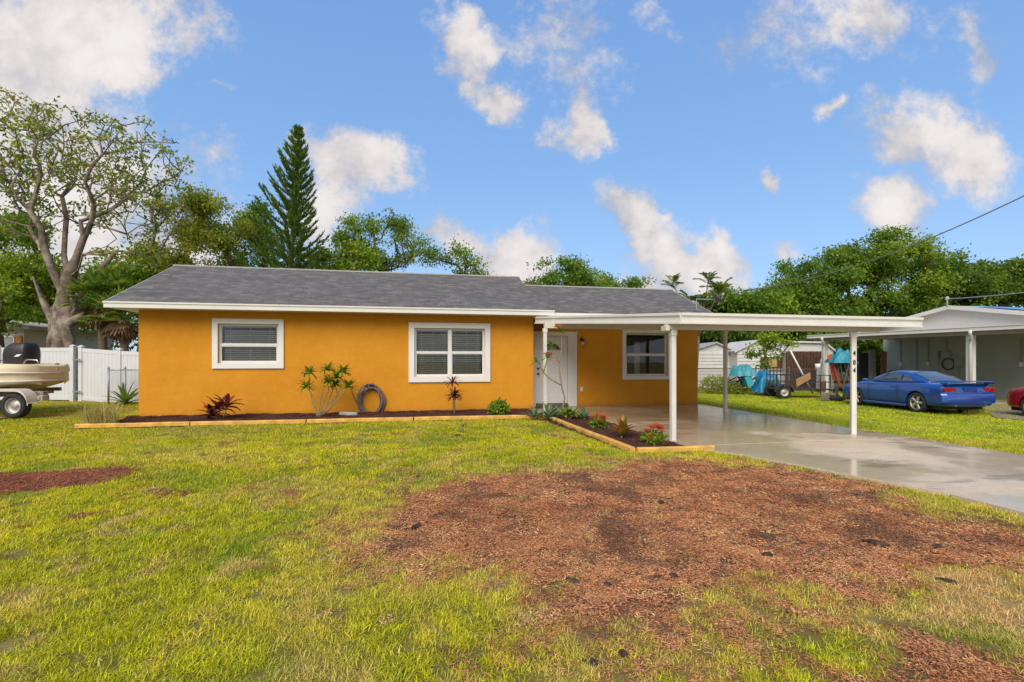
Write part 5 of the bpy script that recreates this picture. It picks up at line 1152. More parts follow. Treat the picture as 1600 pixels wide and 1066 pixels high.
for i in range(len(pr) - 1): a_, b__ = pr[i], pr[i + 1]; m.add([(a_[0], Y - .14, a_[1]), (b__[0], Y - .14, b__[1]), (b__[0], Y + .1, b__[1]), (a_[0], Y + .1, a_[1]), (a_[0], Y - .14, a_[1] - .05), (b__[0], Y - .14, b__[1] - .05)], [(0, 1, 2, 3), (0, 4, 5, 1)])
m.build('fender', DARK, ut)
m = MB(); q = [at(1244, 593, Y - .05), at(1266, 582, Y - .05), at(1267, 592, Y - .05), at(1245, 605, Y - .05)]; m.add(q + [p + Vector((0, .03, 0)) for p in q], [(3, 2, 1, 0), (4, 5, 6, 7), (0, 1, 5, 4), (1, 2, 6, 5), (2, 3, 7, 6), (3, 0, 4, 7)]); tag(m.build('plywood_sheet', CARD, None, origin=tuple(q[3])), 'brown plywood sheet leaning on the utility trailer rail', 'plywood sheet')
c = at(1278, 573, Y + .5); tag(MB().lathe([(.001, -.13), (.10, -.13), (.125, .13), (.12, .13), (.095, -.12), (.001, -.12)], 14, Matrix.Translation(c)).build('bucket', TRIM, None, origin=tuple(c), smooth=True), 'small white bucket on top of the trailer load', 'bucket')
def board(name, label, q, Y, th, mt, cat):
    P_ = [at(px, py, Y) for px, py in q]; m = MB(); n = len(P_); m.add(P_ + [p + Vector((.02, th, 0)) for p in P_], [tuple(range(n))[::-1], tuple(range(n, 2 * n))] + [(i, (i + 1) % n, n + (i + 1) % n, n + i) for i in range(n)])
    c = min(P_, key=lambda p: p.z); return tag(m.build(name, mt, None, origin=tuple(c), bevel=.01), label, cat)
ORB = mat('red_orange_board', (.45, .09, .04), .5, .15); GRB = mat('grey_board', (.25, .24, .24), .7, .2)
board('leaning_board', 'red orange board leaning under the turquoise tarp', [(1293, 556), (1298, 553), (1308, 592), (1303, 597)], 21.6, .08, ORB, 'board')
board('leaning_board', 'narrow dark red board beside the red orange board', [(1300, 566), (1303, 564), (1315, 603), (1311, 605)], 21.4, .06, mat('dark_red', (.22, .04, .03), .6), 'board')
board('leaning_board', 'grey board leaning between the trailer and neighbour carport post', [(1276, 580), (1283, 560), (1286, 562), (1281, 612), (1275, 612)], 22.2, .06, GRB, 'board')
board('leaning_board', 'short brown board at the foot of the neighbour carport post', [(1283, 597), (1291, 595), (1291, 612), (1283, 612)], 21.3, .06, WOODB, 'board')
board('leaning_board', 'pale grey board standing behind the 404 post', [(1358, 548), (1368, 546), (1370, 600), (1358, 600)], 25.5, .08, GRB, 'board')
board('leaning_board', 'brown wooden board right of the pale grey standing board', [(1378, 548), (1386, 550), (1385, 585), (1376, 592)], 25.0, .08, mat('rust_board', (.18, .07, .03), .7), 'board')
board('dark_doorway_screen', 'dark flat screen standing in for a dark doorway behind the 404 post', [(1342, 552), (1362, 551), (1362, 610), (1342, 610)], 26, .1, DARK, 'screen')  # plain dark board put in for the darkness of a doorway, no slats
poles('metal_rods', 'bundle of grey metal rods leaning under the turquoise tarp', 'metal rods', [((1312, 562), (1318, 600)), ((1318, 560), (1326, 598)), ((1322, 562), (1330, 590)), ((1308, 566), (1312, 600)), ((1326, 566), (1318, 604))], 21.8, .03, GRB, (1318, 604))
# old tyres and a crate between the leaning boards and the 404 post
for px, py, Y, el_, lb in ((1304, 617, 20.6, 0, 'old black tyre lying flat in the grass beside the red board'), (1313, 611, 20.9, 70, 'old black tyre standing on edge behind the flat tyre near the 404 post')):
    c = at(px, py, Y); c.z = chain_z(c.x, Y) + (.11 if not el_ else .29)
    M = Matrix.Translation(c) @ Matrix.Rotation(R(el_), 4, 'X') @ Matrix.Rotation(R(12), 4, 'Y')
    tag(MB().lathe([(.19, -.07), (.21, -.10), (.28, -.10), (.31, -.06), (.31, .06), (.28, .10), (.21, .10), (.19, .07)], 28, M, closed=True).build('old_tyre', RUBBER, None, origin=tuple(c), smooth=True), lb, 'tyre')
c = at(1294, 616, 20.7); g_ = chain_z(c.x, 20.7); m = MB(); an = Matrix.Translation((c.x, 20.7, g_)) @ Matrix.Rotation(.4, 4, 'Z')
for k in range(4):
    z = .02 + k * .08
    for y_ in (-.17, .15): m.box(-.24, .24, y_, y_ + .02, z, z + .06, an)
    for x_ in (-.26, .24): m.box(x_, x_ + .02, -.15, .15, z, z + .06, an)
m.box(-.24, .24, -.15, .15, .01, .03, an)
tag(m.build('wooden_crate', WOODG, None, origin=(c.x, 20.7, g_)), 'small weathered slatted crate left of the old tyres', 'crate')
# right neighbour house with carport
NW = Vector((21.9, 22.2)); NA = math.atan2(5.4 * .98, -1.08)        # wall runs away from us
nvd = Vector((-.205, .979)); ndr = Vector((.979, .205))
def npt(t_, s_, z): p = NW + nvd * t_ + ndr * s_; return Vector((p.x, p.y, z))
nr = thing('neighbour_house', 'low sage green neighbour house with white gable and blue tarp on the roof', 'house', (NW.x, NW.y, -.22))
SAGE = mat('sage_block_wall', (.37, .41, .335), .85, .07, 1.2, .3, 30, col2=(.30, .32, .27), c2lo=.55, c2hi=.8)
m = MB(); Wt = 2.66
def nbox(m, t0, t1, s0, s1, z0, z1):
    vs = [npt(t_, s_, z) for z in (z0, z1) for s_ in (s0, s1) for t_ in (t0, t1)]
    m.add(vs, [(0, 2, 3, 1), (4, 5, 7, 6), (0, 1, 5, 4), (2, 6, 7, 3), (0, 4, 6, 2), (1, 3, 7, 5)])
nbox(m, -7, 5.5, 0, 11, -.4, Wt); m.build('wall', SAGE, nr)
PK, SL = 4.12, .187
m = MB(); m.add([npt(-7, .02, Wt), npt(5.5, .02, Wt), npt(8.2, .02, Wt), npt(8.2, .02, PK - SL * 6.3 - .1), npt(1.86, .02, PK - .1), npt(-7, .02, PK - SL * 8.86 - .1)], [(0, 1, 2, 3, 4, 5)]); m.add([npt(-7, .2, Wt), npt(8.2, .2, Wt), npt(1.86, .2, PK - .1)], [(0, 2, 1)])
m.build('gable', mat('white_gable_siding', (.66, .63, .60), .6, .03), nr)
m = MB()
for sg, te in ((1, 8.6), (-1, -7.4)):
    ze = PK - SL * abs(te - 1.86); m.add([npt(1.86, -.3, PK), npt(te, -.3, ze), npt(te, 11, ze), npt(1.86, 11, PK), npt(1.86, -.3, PK - .06), npt(te, -.3, ze - .06), npt(te, 11, ze - .06), npt(1.86, 11, PK - .06)], [(0, 1, 2, 3), (7, 6, 5, 4), (0, 4, 5, 1), (1, 5, 6, 2)])
rf = m.build('roof', mat('pale_flat_roof', (.55, .54, .52), .7, .08), nr)
m = MB()
for te in (8.6, -7.4):
    ze = PK - SL * abs(te - 1.86); m.add([npt(1.86, -.33, PK + .02), npt(te, -.33, ze + .02), npt(te, -.33, ze - .17), npt(1.86, -.33, PK - .17), npt(1.86, -.30, PK + .02), npt(te, -.30, ze + .02), npt(te, -.30, ze - .17), npt(1.86, -.30, PK - .17)], [(0, 1, 2, 3), (7, 6, 5, 4), (0, 4, 5, 1), (3, 2, 6, 7)])
m.build('rake_board', WHITE, rf)
m = MB(); tb = [(1.2, -.15), (-4.5, -.28), (-4.2, 4), (1.3, 5)]; g2 = []
n = 14
for j in range(n + 1):
    for i in range(n + 1):
        a_, b__ = i / n, j / n; t_ = (tb[0][0] * (1 - a_) + tb[1][0] * a_) * (1 - b__) + (tb[3][0] * (1 - a_) + tb[2][0] * a_) * b__; s_ = (tb[0][1] * (1 - a_) + tb[1][1] * a_) * (1 - b__) + (tb[3][1] * (1 - a_) + tb[2][1] * a_) * b__
        g2.append(npt(t_, s_, PK - SL * abs(t_ - 1.86) + .03 + .04 * float(fbm(t_ * 2, s_ * 2, 5))))
m.add(g2, [(j * (n + 1) + i, j * (n + 1) + i + 1, (j + 1) * (n + 1) + i + 1, (j + 1) * (n + 1) + i) for j in range(n) for i in range(n)])
tag(m.build('roof_tarp', mat('pale_blue_tarp', (.12, .30, .62), .45, .1), None, origin=tuple(npt(-1, 2, 3.6)), smooth=True), 'light blue tarp stretched over the near slope of the neighbour roof', 'tarp')
# carport roof of the neighbour: outer edge through two points, tied back to the wall
ce0, ce1 = Vector((19.0, 17.0)), Vector((15.0, 26.8)); zf_ = lambda Y_: 2.72
cA = at(1640, 500, 16.9); cB = at(1263, 500, 25.9)
m = MB(); zt5 = 2.70; A2, B2 = Vector((cA.x, cA.y)), Vector((cB.x, cB.y)); C2 = npt(5.5, .0, 0).xy; D2 = npt(-6.8, .0, 0).xy; B3 = B2 + Vector((5.9, 1.2))
poly = [A2, B2, B3, C2, D2]; zz = [2.70, 2.70, 2.75, 2.80, 2.80]
m.add([Vector((p.x, p.y, z)) for p, z in zip(poly, zz)] + [Vector((p.x, p.y, z - .05)) for p, z in zip(poly, zz)], [tuple(range(5)), tuple(range(5, 10))[::-1]] + [(i, (i + 1) % 5, 5 + (i + 1) % 5, 5 + i) for i in range(5)])
cr = m.build('carport_roof', mat('cream_underside', (.50, .48, .42), .6, .06), nr)
def edgebox(m, p, q, z0, z1, out_):
    dd_ = (q - p).normalized(); nn = Vector((-dd_.y, dd_.x)) * out_; vs = [Vector((a_.x, a_.y, z)) for z in (z0, z1) for a_ in (p, q, q + nn, p + nn)]; m.add(vs, [(0, 1, 2, 3), (7, 6, 5, 4), (0, 4, 5, 1), (1, 5, 6, 2), (2, 6, 7, 3), (3, 7, 4, 0)])
m = MB(); edgebox(m, A2, B2, 2.60, 2.735, .10); edgebox(m, A2, B2, 2.735, 2.765, .13); edgebox(m, B2, B3, 2.60, 2.735, -.06); m.build('gutter', WHITE, cr)
m = MB(); i0 = (B2 - A2).normalized(); inn = Vector((i0.y, -i0.x)) * .35; edgebox(m, A2 + inn, B2 + inn, 2.46, 2.645, -.1); m.build('beam', mat('cream_beam_far', (.46, .43, .36), .6), cr)
def on_edge(px):
    k = (px - CX) / F; p, q = A2 + inn, B2 + inn; t_ = (k * p.y - p.x) / ((q.x - p.x) - k * (q.y - p.y)); return p + (q - p) * t_
for px in (1517, 1289):
    p = on_edge(px); m = MB(); m.box(p.x - .14, p.x + .14, p.y - .07, p.y + .07, -.3, 2.46); po = m.build('post', WHITE, nr, bevel=.008)
    m = MB(); m.tube([(p.x - .45, p.y - .45, 2.62), (p.x - .42, p.y - .42, 2.48), (p.x - .12, p.y - .18, 2.30), (p.x - .12, p.y - .12, 2.1), (p.x - .12, p.y - .12, -.15)], .055, 8); m.build('downspout', WHITE, po, smooth=True)
# wall fittings
GB = mat('grey_meter_box', (.34, .34, .32), .5, .1)
def wallat(px, py, s_=0):
    k = (px - CX) / F; p = NW - ndr * s_; t_ = (k * p.y - p.x) / (nvd.x - k * nvd.y); z = EYE - (py - HY) / F * (p.y + nvd.y * t_); return t_, z
def wbox(name, px0, px1, py0, py1, dpt, mt, lb=None):
    t0, z0 = wallat(px0, py1); t1, z1 = wallat(px1, py0); m = MB(); nbox(m, min(t0, t1), max(t0, t1), -dpt, 0, z0, z1); o = m.build(name, mt, nr, bevel=.008)
    if lb: o['label'] = lb
wbox('meter_box', 1457, 1469, 549, 562, .14, GB); wbox('meter_box', 1475, 1487, 550, 560, .18, GB, 'grey round faced meter box'); wbox('meter_box', 1493, 1505, 561, 574, .1, GB)
wbox('outlet_box', 1405, 1410, 566, 572, .06, TRIM); wbox('outlet_box', 1448, 1452, 566, 571, .06, TRIM); wbox('outlet_box', 1521, 1526, 567, 572, .06, TRIM); wbox('outlet_box', 1594, 1600, 566, 573, .08, TRIM)
for px0, py0, py1 in ((1408, 528, 576), (1451, 528, 568), (1480, 528, 550), (1433, 528, 580), (1596, 528, 566), (1499, 574, 592)):
    t0, z0 = wallat(px0, py0); _, z1 = wallat(px0, py1); m = MB(); m.tube([npt(t0, -.03, z1), npt(t0, -.03, z0)], .018, 6); m.build('conduit', mat('conduit_grey', (.25, .27, .23), .6), nr)
t0, z0 = wallat(1483, 569); m = MB(); m.tube([npt(t0 + .28 * math.cos(a_ / 10 * 6.283), -.06, z0 + .28 * math.sin(a_ / 10 * 6.283)) for a_ in range(11)], .025, 6); m.build('cable_loop', BLACK, nr, smooth=True)
# electric mast on the neighbour roof and the overhead lines
mb = at(1480, 484, 23.6); mb.z = 4.0; ms = thing('service_mast', 'thin grey electric service mast on the neighbour roof peak', 'utility mast', mb); mt_ = at(1480, 467, 23.6)
m = MB(); m.tube([mb, mt_], .035, 8); m.build('pipe', STEEL, ms); MB().lathe([(.001, .12), (.06, .1), (.09, .0), (.05, -.08), (.001, -.08)], 10, Matrix.Translation(mt_)).build('weatherhead', GB, ms, smooth=True)
def wire(name, label, a_, b__, sag, rad, mt=BLACK, n=40):
    pts = [a_.lerp(b__, i / n) - Vector((0, 0, sag * 4 * (i / n) * (1 - i / n))) for i in range(n + 1)]; return tag(MB().tube(pts, rad, 5).build(name, mt, None, origin=tuple(pts[0]), smooth=True), label, 'overhead cable')
wire('power_line', 'long dark power line climbing from the roof dish to the upper right corner', at(1120, 456, 26), at(1720, 245, 13.5), .9, .02, mat('grey_cable', (.14, .14, .145), .6))
wire('power_line', 'light service cable running from the neighbour mast to the right edge', mt_, at(1640, 452, 20), .05, .02, STEEL)

# ---------------------------------------------------------------- cars
def car(name, label, origin, ang, paint, kind):
    rt = thing(name, label, 'car', origin, ang)
    # local x runs from tail (0) to nose (L), y to the left, z up
    if kind == 'coupe':
        Ln, W = 4.60, .91; ax_r, ax_f, wr = .98, 3.55, .325
        st = [(0.00, .62, .30, .62, .70, .74, .74), (.04, .80, .26, .63, .72, .80, .80), (.13, .87, .24, .64, .84, .955, .965), (.35, .90, .22, .68, .90, .985, 1.0), (.95, .91, .20, .70, .92, .985, 1.02), (1.6, .90, .19, .68, .90, .96, .99), (2.5, .89, .19, .67, .87, .935, .965), (3.2, .90, .19, .67, .86, .93, .975), (3.8, .89, .20, .66, .82, .86, .91), (4.25, .84, .22, .62, .74, .77, .80), (4.5, .70, .25, .55, .66, .69, .70), (4.60, .50, .30, .50, .58, .60, .60)]
        gh = [(.62, .99, .99, .72, .66), (1.02, 1.0, 1.16, .74, .62), (1.5, .98, 1.315, .76, .57), (1.95, .96, 1.37, .76, .55), (2.35, .955, 1.36, .755, .545), (2.75, .95, 1.22, .75, .57), (3.22, .955, .97, .74, .66)]
    else:
        Ln, W = 4.5, .90; ax_r, ax_f, wr = .85, 3.50, .325
        st = [(0.0, .60, .32, .62, .75, .85, .86), (.06, .80, .27, .64, .82, .98, 1.0), (.5, .88, .22, .68, .92, 1.03, 1.06), (1.5, .90, .2, .68, .92, .98, 1.0), (2.5, .90, .2, .68, .91, .96, 1.0), (3.2, .90, .2, .67, .90, .97, 1.03), (3.8, .88, .2, .66, .86, .93, .98), (4.2, .82, .22, .60, .78, .84, .88), (4.42, .66, .25, .52, .66, .72, .74), (4.5, .45, .30, .48, .56, .6, .6)]
        gh = [(.35, 1.0, 1.03, .72, .66), (.9, 1.02, 1.32, .74, .60), (1.5, 1.0, 1.45, .76, .57), (2.2, .98, 1.47, .76, .56), (2.6, .97, 1.38, .75, .56), (3.3, .99, 1.01, .73, .66)]
    secs = []
    for x, hw, zb, zm2, zs2, ze, zc in st:
        half = [(hw * .82, zb), (hw * .97, zb + .06), (hw, (zb + zm2) / 2), (hw * 1.0, zm2), (hw * .985, zs2), (hw * .90, ze), (hw * .5, zc), (0, zc + .012)]
        secs.append([Vector((x, y, z)) for y, z in half] + [Vector((x, -y, z)) for y, z in half[-2::-1]])
    m = MB(); m.loft(secs); tmp = m.build('tmp', paint, None, local=True, smooth=True, sub=2)
    cut = MB()
    for ax_ in (ax_r, ax_f):
        for sg in (1, -1): cut.lathe([(.001, -.2), (wr + .055, -.2), (wr + .055, .2), (.001, .2)], 28, Matrix.Translation((ax_, sg * (W - .08), wr + .01)) @ Matrix.Rotation(R(90), 4, 'X'))
    co = cut.build('cut', DARK, None, local=True); b_ = tmp.modifiers.new('b', 'BOOLEAN'); b_.operation = 'DIFFERENCE'; b_.object = co; b_.solver = 'EXACT'
    bpy.context.view_layer.update(); me = bpy.data.meshes.new_from_object(tmp.evaluated_get(bpy.context.evaluated_depsgraph_get())); bpy.data.objects.remove(tmp); bpy.data.objects.remove(co)
    me.materials.clear(); me.materials.append(paint); me.name = 'body'; bo2 = bpy.data.objects.new('body', me); COL.objects.link(bo2); bo2.parent = rt
    es = bo2.modifiers.new('es', 'EDGE_SPLIT'); es.split_angle = R(40)
    # greenhouse
    secs = []
    for x, zb, zt2, hb, ht in gh:
        f = (zt2 - zb); half = [(hb + .03, zb - .06), (hb, zb + .01), ((hb + ht) / 2 + .015, zb + f * .5), (ht + .02, zt2 - .035 if f > .1 else zt2), (ht * .86, zt2), (0, zt2 + .02)]
        secs.append([Vector((x, y, z)) for y, z in half] + [Vector((x, -y, z)) for y, z in half[-2::-1]])
    MB().loft(secs).build('cabin', paint, rt, local=True, smooth=True, sub=1)
    # glass
    def interp(x, k):
        for a_, b__ in zip(gh, gh[1:]):
            if a_[0] <= x <= b__[0]: f = (x - a_[0]) / (b__[0] - a_[0]); return a_[k] * (1 - f) + b__[k] * f
        return gh[-1][k]
    def side(x, f, sg): zb, zt2, hb, ht = (interp(x, k) for k in (1, 2, 3, 4)); return Vector((x, sg * (hb + (ht + .02 - hb) * f + .022 * math.sin(math.pi * f) + .012), zb + (zt2 - .035 - zb) * f))
    wins = [((1.22, .12), (1.62, .16), (1.66, .86), (1.45, .74), (1.30, .45)), ((1.70, .12), (2.95, .12), (2.62, .72), (2.35, .90), (1.74, .90))] if kind == 'coupe' else [((.95, .12), (1.75, .12), (1.75, .88), (1.3, .84)), ((1.82, .12), (3.0, .12), (2.55, .8), (1.82, .88))]
    for sg in (1, -1):
        for wv in wins:
            pts = []
            for i in range(len(wv)):
                a_, b__ = wv[i], wv[(i + 1) % len(wv)]
                for k in range(4): pts.append((a_[0] + (b__[0] - a_[0]) * k / 4, a_[1] + (b__[1] - a_[1]) * k / 4))
            cx_ = sum(p[0] for p in pts) / len(pts); cf = sum(p[1] for p in pts) / len(pts); P_ = [side(p[0], p[1], sg) for p in pts] + [side(cx_, cf, sg)]
            MB().add(P_, [(i, (i + 1) % len(pts), len(pts)) if sg < 0 else ((i + 1) % len(pts), i, len(pts)) for i in range(len(pts))]).build('side_window', CARGL, rt, local=True, smooth=True)
    def screen(name, xa, xb):
        V = []; n = 6
        for j in range(n + 1):
            x = xa + (xb - xa) * j / n; zt2, ht = interp(x, 2), interp(x, 4)
            for i in range(n + 1):
                y = (i / n * 2 - 1) * ht * .93; yy = abs(y) / ht; V.append((x, y, zt2 + .026 - .022 * yy ** 2 - (.0 if yy < .86 else .012)))
        MB().add(V, [(j * 7 + i, j * 7 + i + 1, (j + 1) * 7 + i + 1, (j + 1) * 7 + i) for j in range(6) for i in range(6)]).build(name, CARGL, rt, local=True, smooth=True)
    screen('rear_window', gh[0][0] + .08, gh[2][0] - .02); screen('windscreen', gh[-3][0] + .04, gh[-1][0] - .06)
    for ax_ in (ax_r, ax_f):
        for sg in (1, -1): wheel(rt, rt.location + Vector(Euler((0, 0, ang)).to_matrix() @ Vector((ax_, sg * (W - .115), wr))), wr, .22, Euler((0, 0, ang)).to_matrix() @ Vector((0, sg, 0)), RIML, 5, .70)
    # trim
    TL = mat('red_tail_lens', (.28, .012, .012), .15, coat=.6)
    if kind == 'coupe':
        for sg in (1, -1):
            for k in range(3):
                y0 = sg * (.80 - k * .135); MB().cbox((.055 + .03 * (0), y0, .80), (.09, .115, .125)).build('tail_light', TL, rt, local=True, bevel=.02)
            m = MB(); m.box(2.9, 3.03, sg * .90, sg * 1.06, .93, 1.05) if sg > 0 else m.box(2.9, 3.03, -1.06, -.90, .93, 1.05); m.build('mirror', paint, rt, local=True, bevel=.03)
            MB().box(1.86, 1.98, sg * .905 - .008, sg * .905 + .008, .80, .83).build('handle', BLACK if 0 else paint, rt, local=True, bevel=.005)
            MB().tube([(2.97, sg * .902, .28), (2.95, sg * .912, .62), (2.9, sg * .90, .90)], .006, 4).build('door_seam', DARK, rt, local=True); MB().tube([(1.72, sg * .908, .28), (1.70, sg * .915, .62), (1.72, sg * .903, .92)], .006, 4).build('door_seam', DARK, rt, local=True)
            MB().box(.22, .34, sg * .895 - .008, sg * .895 + .008, .55, .60).build('side_marker', TL, rt, local=True)
            m = MB(); m.box(1.35, 3.15, min(sg * .87, sg * .93), max(sg * .87, sg * .93), .17, .25); m.build('side_skirt', paint, rt, local=True, bevel=.02)
        m = MB(); m.loft([[Vector((x, y, z)) for x, z in ((-.03, zz), (.02, zz + .035), (.26, zz + .012), (.26, zz - .01))] for y, zz in ((-.78, .975), (-.74, 1.025), (0, 1.045), (.74, 1.025), (.78, .975))]); m.box(.06, .2, -.74, -.66, .94, 1.02); m.box(.06, .2, .66, .74, .94, 1.02); m.build('spoiler', paint, rt, local=True, smooth=False, bevel=.008)
        m = MB(); m.loft([[Vector((x, y, z)) for x, z in ((xo, .36), (xo - .05, .40), (xo - .055, .60), (xo - .01, .67), (xo + .2, .68), (xo + .2, .36))] for y, xo in ((-.90, .12), (-.80, .02), (-.4, -.02), (.4, -.02), (.80, .02), (.90, .12))]); m.build('bumper', paint, rt, local=True, smooth=True).modifiers.new('e', 'EDGE_SPLIT').split_angle = R(35)
        MB().box(-.005, .05, -.22, .22, .73, .87).build('licence_plate_recess', mat('dark_blue_recess', (.01, .05, .2), .4), rt, local=True, bevel=.01)
        m = MB(); m.tube([(-.02, -.5, .30), (.25, -.5, .30)], .03, 8); m.tube([(-.02, .5, .30), (.25, .5, .30)], .03, 8); m.build('exhaust_pipe', CHROME, rt, local=True)
        MB().box(.3, 4.2, -.72, .72, .16, .34).build('underbody', BLACK, rt, local=True)
    else:
        for sg in (1, -1):
            MB().add([(4.28, sg * .74, .64), (4.44, sg * .52, .60), (4.42, sg * .50, .72), (4.10, sg * .80, .80), (4.2, sg * .80, .70)], [(0, 1, 2, 3, 4) if sg > 0 else (4, 3, 2, 1, 0)]).build('headlight', mat('clear_lens', (.5, .5, .5), .1, coat=1), rt, local=True)
            m = MB(); m.box(3.0, 3.13, min(sg * .9, sg * 1.05), max(sg * .9, sg * 1.05), .98, 1.1); m.build('mirror', paint, rt, local=True, bevel=.03)
        MB().box(.3, 4.2, -.72, .72, .16, .34).build('underbody', BLACK, rt, local=True)
        MB().box(4.40, 4.47, -.45, .45, .36, .46).build('grille', BLACK, rt, local=True, bevel=.01)
    return rt
RIML = mat('alloy_rim', (.50, .49, .40), .35, .1, metallic=.6)
CARGL = bpy.data.materials.new('car_glass'); CARGL.use_nodes = True; pbn = CARGL.node_tree.nodes['Principled BSDF']; pbn.inputs['Base Color'].default_value = (.05, .06, .065, 1); pbn.inputs['Roughness'].default_value = .06; pbn.inputs['Specular IOR Level'].default_value = .9; pbn.inputs['Coat Weight'].default_value = .6
def paintm(n_, col): return mat(n_, col, .28, .06, 1.5, metallic=.35, coat=1.0)
BLUEC = paintm('metallic_blue_paint', (.008, .075, .34)); REDC = paintm('red_paint', (.42, .012, .015))
# tail of the blue car toward us, nose away, along the drive
rw_ = at(1435, 640, 16.2); zc_ = -.235; hd = Vector((-.075, 1)).normalized(); lft = Vector((-hd.y, hd.x))
# rear left wheel (local x .98, y +.80) lands at rw_
o2 = Vector((rw_.x, rw_.y)) - hd * .98 - lft * .80
car('parked_car', 'metallic blue two door car with rear spoiler parked beside the lawn', (o2.x, o2.y, zc_), math.atan2(hd.y, hd.x), BLUEC, 'coupe')
# red car: only its nose enters at the right edge, heading away and left
hd = Vector((-.08, 1)).normalized(); lft = Vector((-hd.y, hd.x)); nose = at(1616, 650, 14.7); o2 = Vector((nose.x, nose.y)) - hd * 3.5 - lft * .80
car('parked_car', 'bright red car cut off by the right edge of the photo', (o2.x, o2.y, -.235), math.atan2(hd.y, hd.x), REDC, 'sedan')
# gravel parking strip under the cars
def strip(name, q, z, mt, kd='structure'):
    P_ = [G(px, py, -.22) for px, py in q]; m = MB(); m.add([(p[0], p[1], z) for p in P_], [tuple(range(len(P_)))]); o = m.build(name, mt, None)
    if o.data.polygons[0].normal.z < 0: o.data.flip_normals()
    return tag(o, kind=kd)
strip('neighbour_driveway', [(1555, 652), (1545, 646), (1545, 640), (1340, 622), (1300, 608), (1700, 612), (1900, 640), (1900, 690)], -.222, mat('grey_gravel', (.24, .19, .16), .95, .25, 14, .8, 50))
strip('neighbour_slab', [(1545, 632), (1500, 619), (1700, 615), (1800, 628)], -.212, mat('pale_concrete', (.50, .43, .36), .8, .1))

# ---------------------------------------------------------------- plants in the bed
def settint(o, k, seed):
    n_ = len(o.data.polygons); a_ = o.data.attributes.new('tint', 'FLOAT', 'FACE'); rr = np.random.default_rng(seed).random(n_ // k + 1); a_.data.foreach_set('value', np.repeat(rr, k)[:n_].astype(np.float32))
RED = leafmat('burgundy_leaf', [(.05, .012, .012), (.12, .02, .025), (.26, .05, .035)], .35, .25)
AGAVE = leafmat('blue_green_leaf', [(.07, .14, .07), (.13, .22, .11), (.22, .30, .15)], .5, .15)
CROT = leafmat('croton_leaf', [(.20, .10, .015), (.38, .16, .02), (.45, .30, .04), (.18, .20, .02)], .4, .3)
FLOW = leafmat('red_orange_flower', [(.55, .05, .02), (.75, .12, .04), (.80, .22, .08)], .5, .3)
PINK = leafmat('pink_flower', [(.70, .22, .13), (.85, .40, .25), (.85, .6, .4)], .5, .3)
def gp(px, py, z=.06): x, y = G(px, py, z); return Vector((x, y, z - .03))
def dirr(a_, e): return Vector((math.cos(a_) * math.cos(e), math.sin(a_) * math.cos(e), math.sin(e)))
def rosette(lv, c, n, L, w_, e0, e1, droop, rg, seg=5, fold=.2):
    for k in range(n):
        f = k / n; a_ = k * 2.399 + rg.uniform(-.25, .25); e = e0 + (e1 - e0) * f + rg.uniform(-.12, .12); lv.blade(c, dirr(a_, e), L * rg.uniform(.75, 1.1), w_ * rg.uniform(.85, 1.15), droop * (1 - f * .5), seg, fold)
def rosplant(name, label, base, n, L, w_, e0, e1, droop, lm, seed, cat='plant', seg=5, stems=None, group=None):
    rg = random.Random(seed); rt = thing(name, label, cat, base, group=group); lv = MB(); m = MB()
    for s_ in (stems or [base + Vector((0, 0, .02))]):
        s_ = Vector(s_); 
        if (s_ - base).length > .05: m.tube([base, base.lerp(s_, .5) + Vector((rg.uniform(-.03, .03), 0, 0)), s_], [.02, .015, .012], 6)
        rosette(lv, s_, n, L, w_, e0, e1, droop, rg, seg)
    o = lv.build('foliage', lm, rt, smooth=True); settint(o, seg * 2, seed)
    if m.v: m.build('stem', STEMM, rt, smooth=True)
    return rt
b0 = gp(346, 655); rosplant('cordyline', 'low burgundy leaved plant in front of the small window wall', b0, 13, .50, .11, .15, 1.2, .9, RED, 1, stems=[b0 + Vector((-.05, 0, .25)), b0 + Vector((.12, .02, .32)), b0 + Vector((-.22, 0, .10))])
b0 = gp(710, 647); Yb = b0.y; rosplant('cordyline', 'tall two tiered burgundy plant in front of the wide double window', b0, 22, .30, .045, -.3, 1.2, .9, RED, 2, stems=[at(709, 620, Yb), at(707, 598, Yb), at(711, 617, Yb + .05)])
# plumeria bush with bare stems
def plumeria(label, base, tips, seed, lm, L, w_, per=11, flowers=(), fork=None, rad=.022):
    rg = random.Random(seed); rt = thing('plumeria', label, 'plumeria', base); m = MB(); lv = MB(); fl_ = MB()
    for t_ in tips:
        path = [Vector(p) for p in t_]; pts = []
        for i in range(len(path) - 1):
            for k in range(4): pts.append(path[i].lerp(path[i + 1], k / 4) + Vector((rg.gauss(0, .006), rg.gauss(0, .006), 0)))
        pts.append(path[-1]); m.tube(pts, [rad * (1 - .5 * i / len(pts)) for i in range(len(pts))], 7); rosette(lv, path[-1], per, L, w_, -.3, 1.2, .7, rg, 4, .15)
    m.build('stem', STEMM, rt, smooth=True); o = lv.build('foliage', lm, rt, smooth=True); settint(o, 8, seed)
    if flowers:
        for c in flowers:
            fl_ = MB()
            for q_ in range(12):
                cc = Vector(c) + Vector((rg.gauss(0, .05), rg.gauss(0, .05), rg.gauss(0, .035)))
                for k in range(5): fl_.blade(cc, dirr(k * 1.257 + q_, .7), .075, .05, .4, 2, .1)
            o = fl_.build('flower_cluster', PINK, rt); settint(o, 4, seed)
b0 = gp(497, 651); Y = b0.y; s_ = lambda px, py, d_=0: at(px, py, Y + d_)
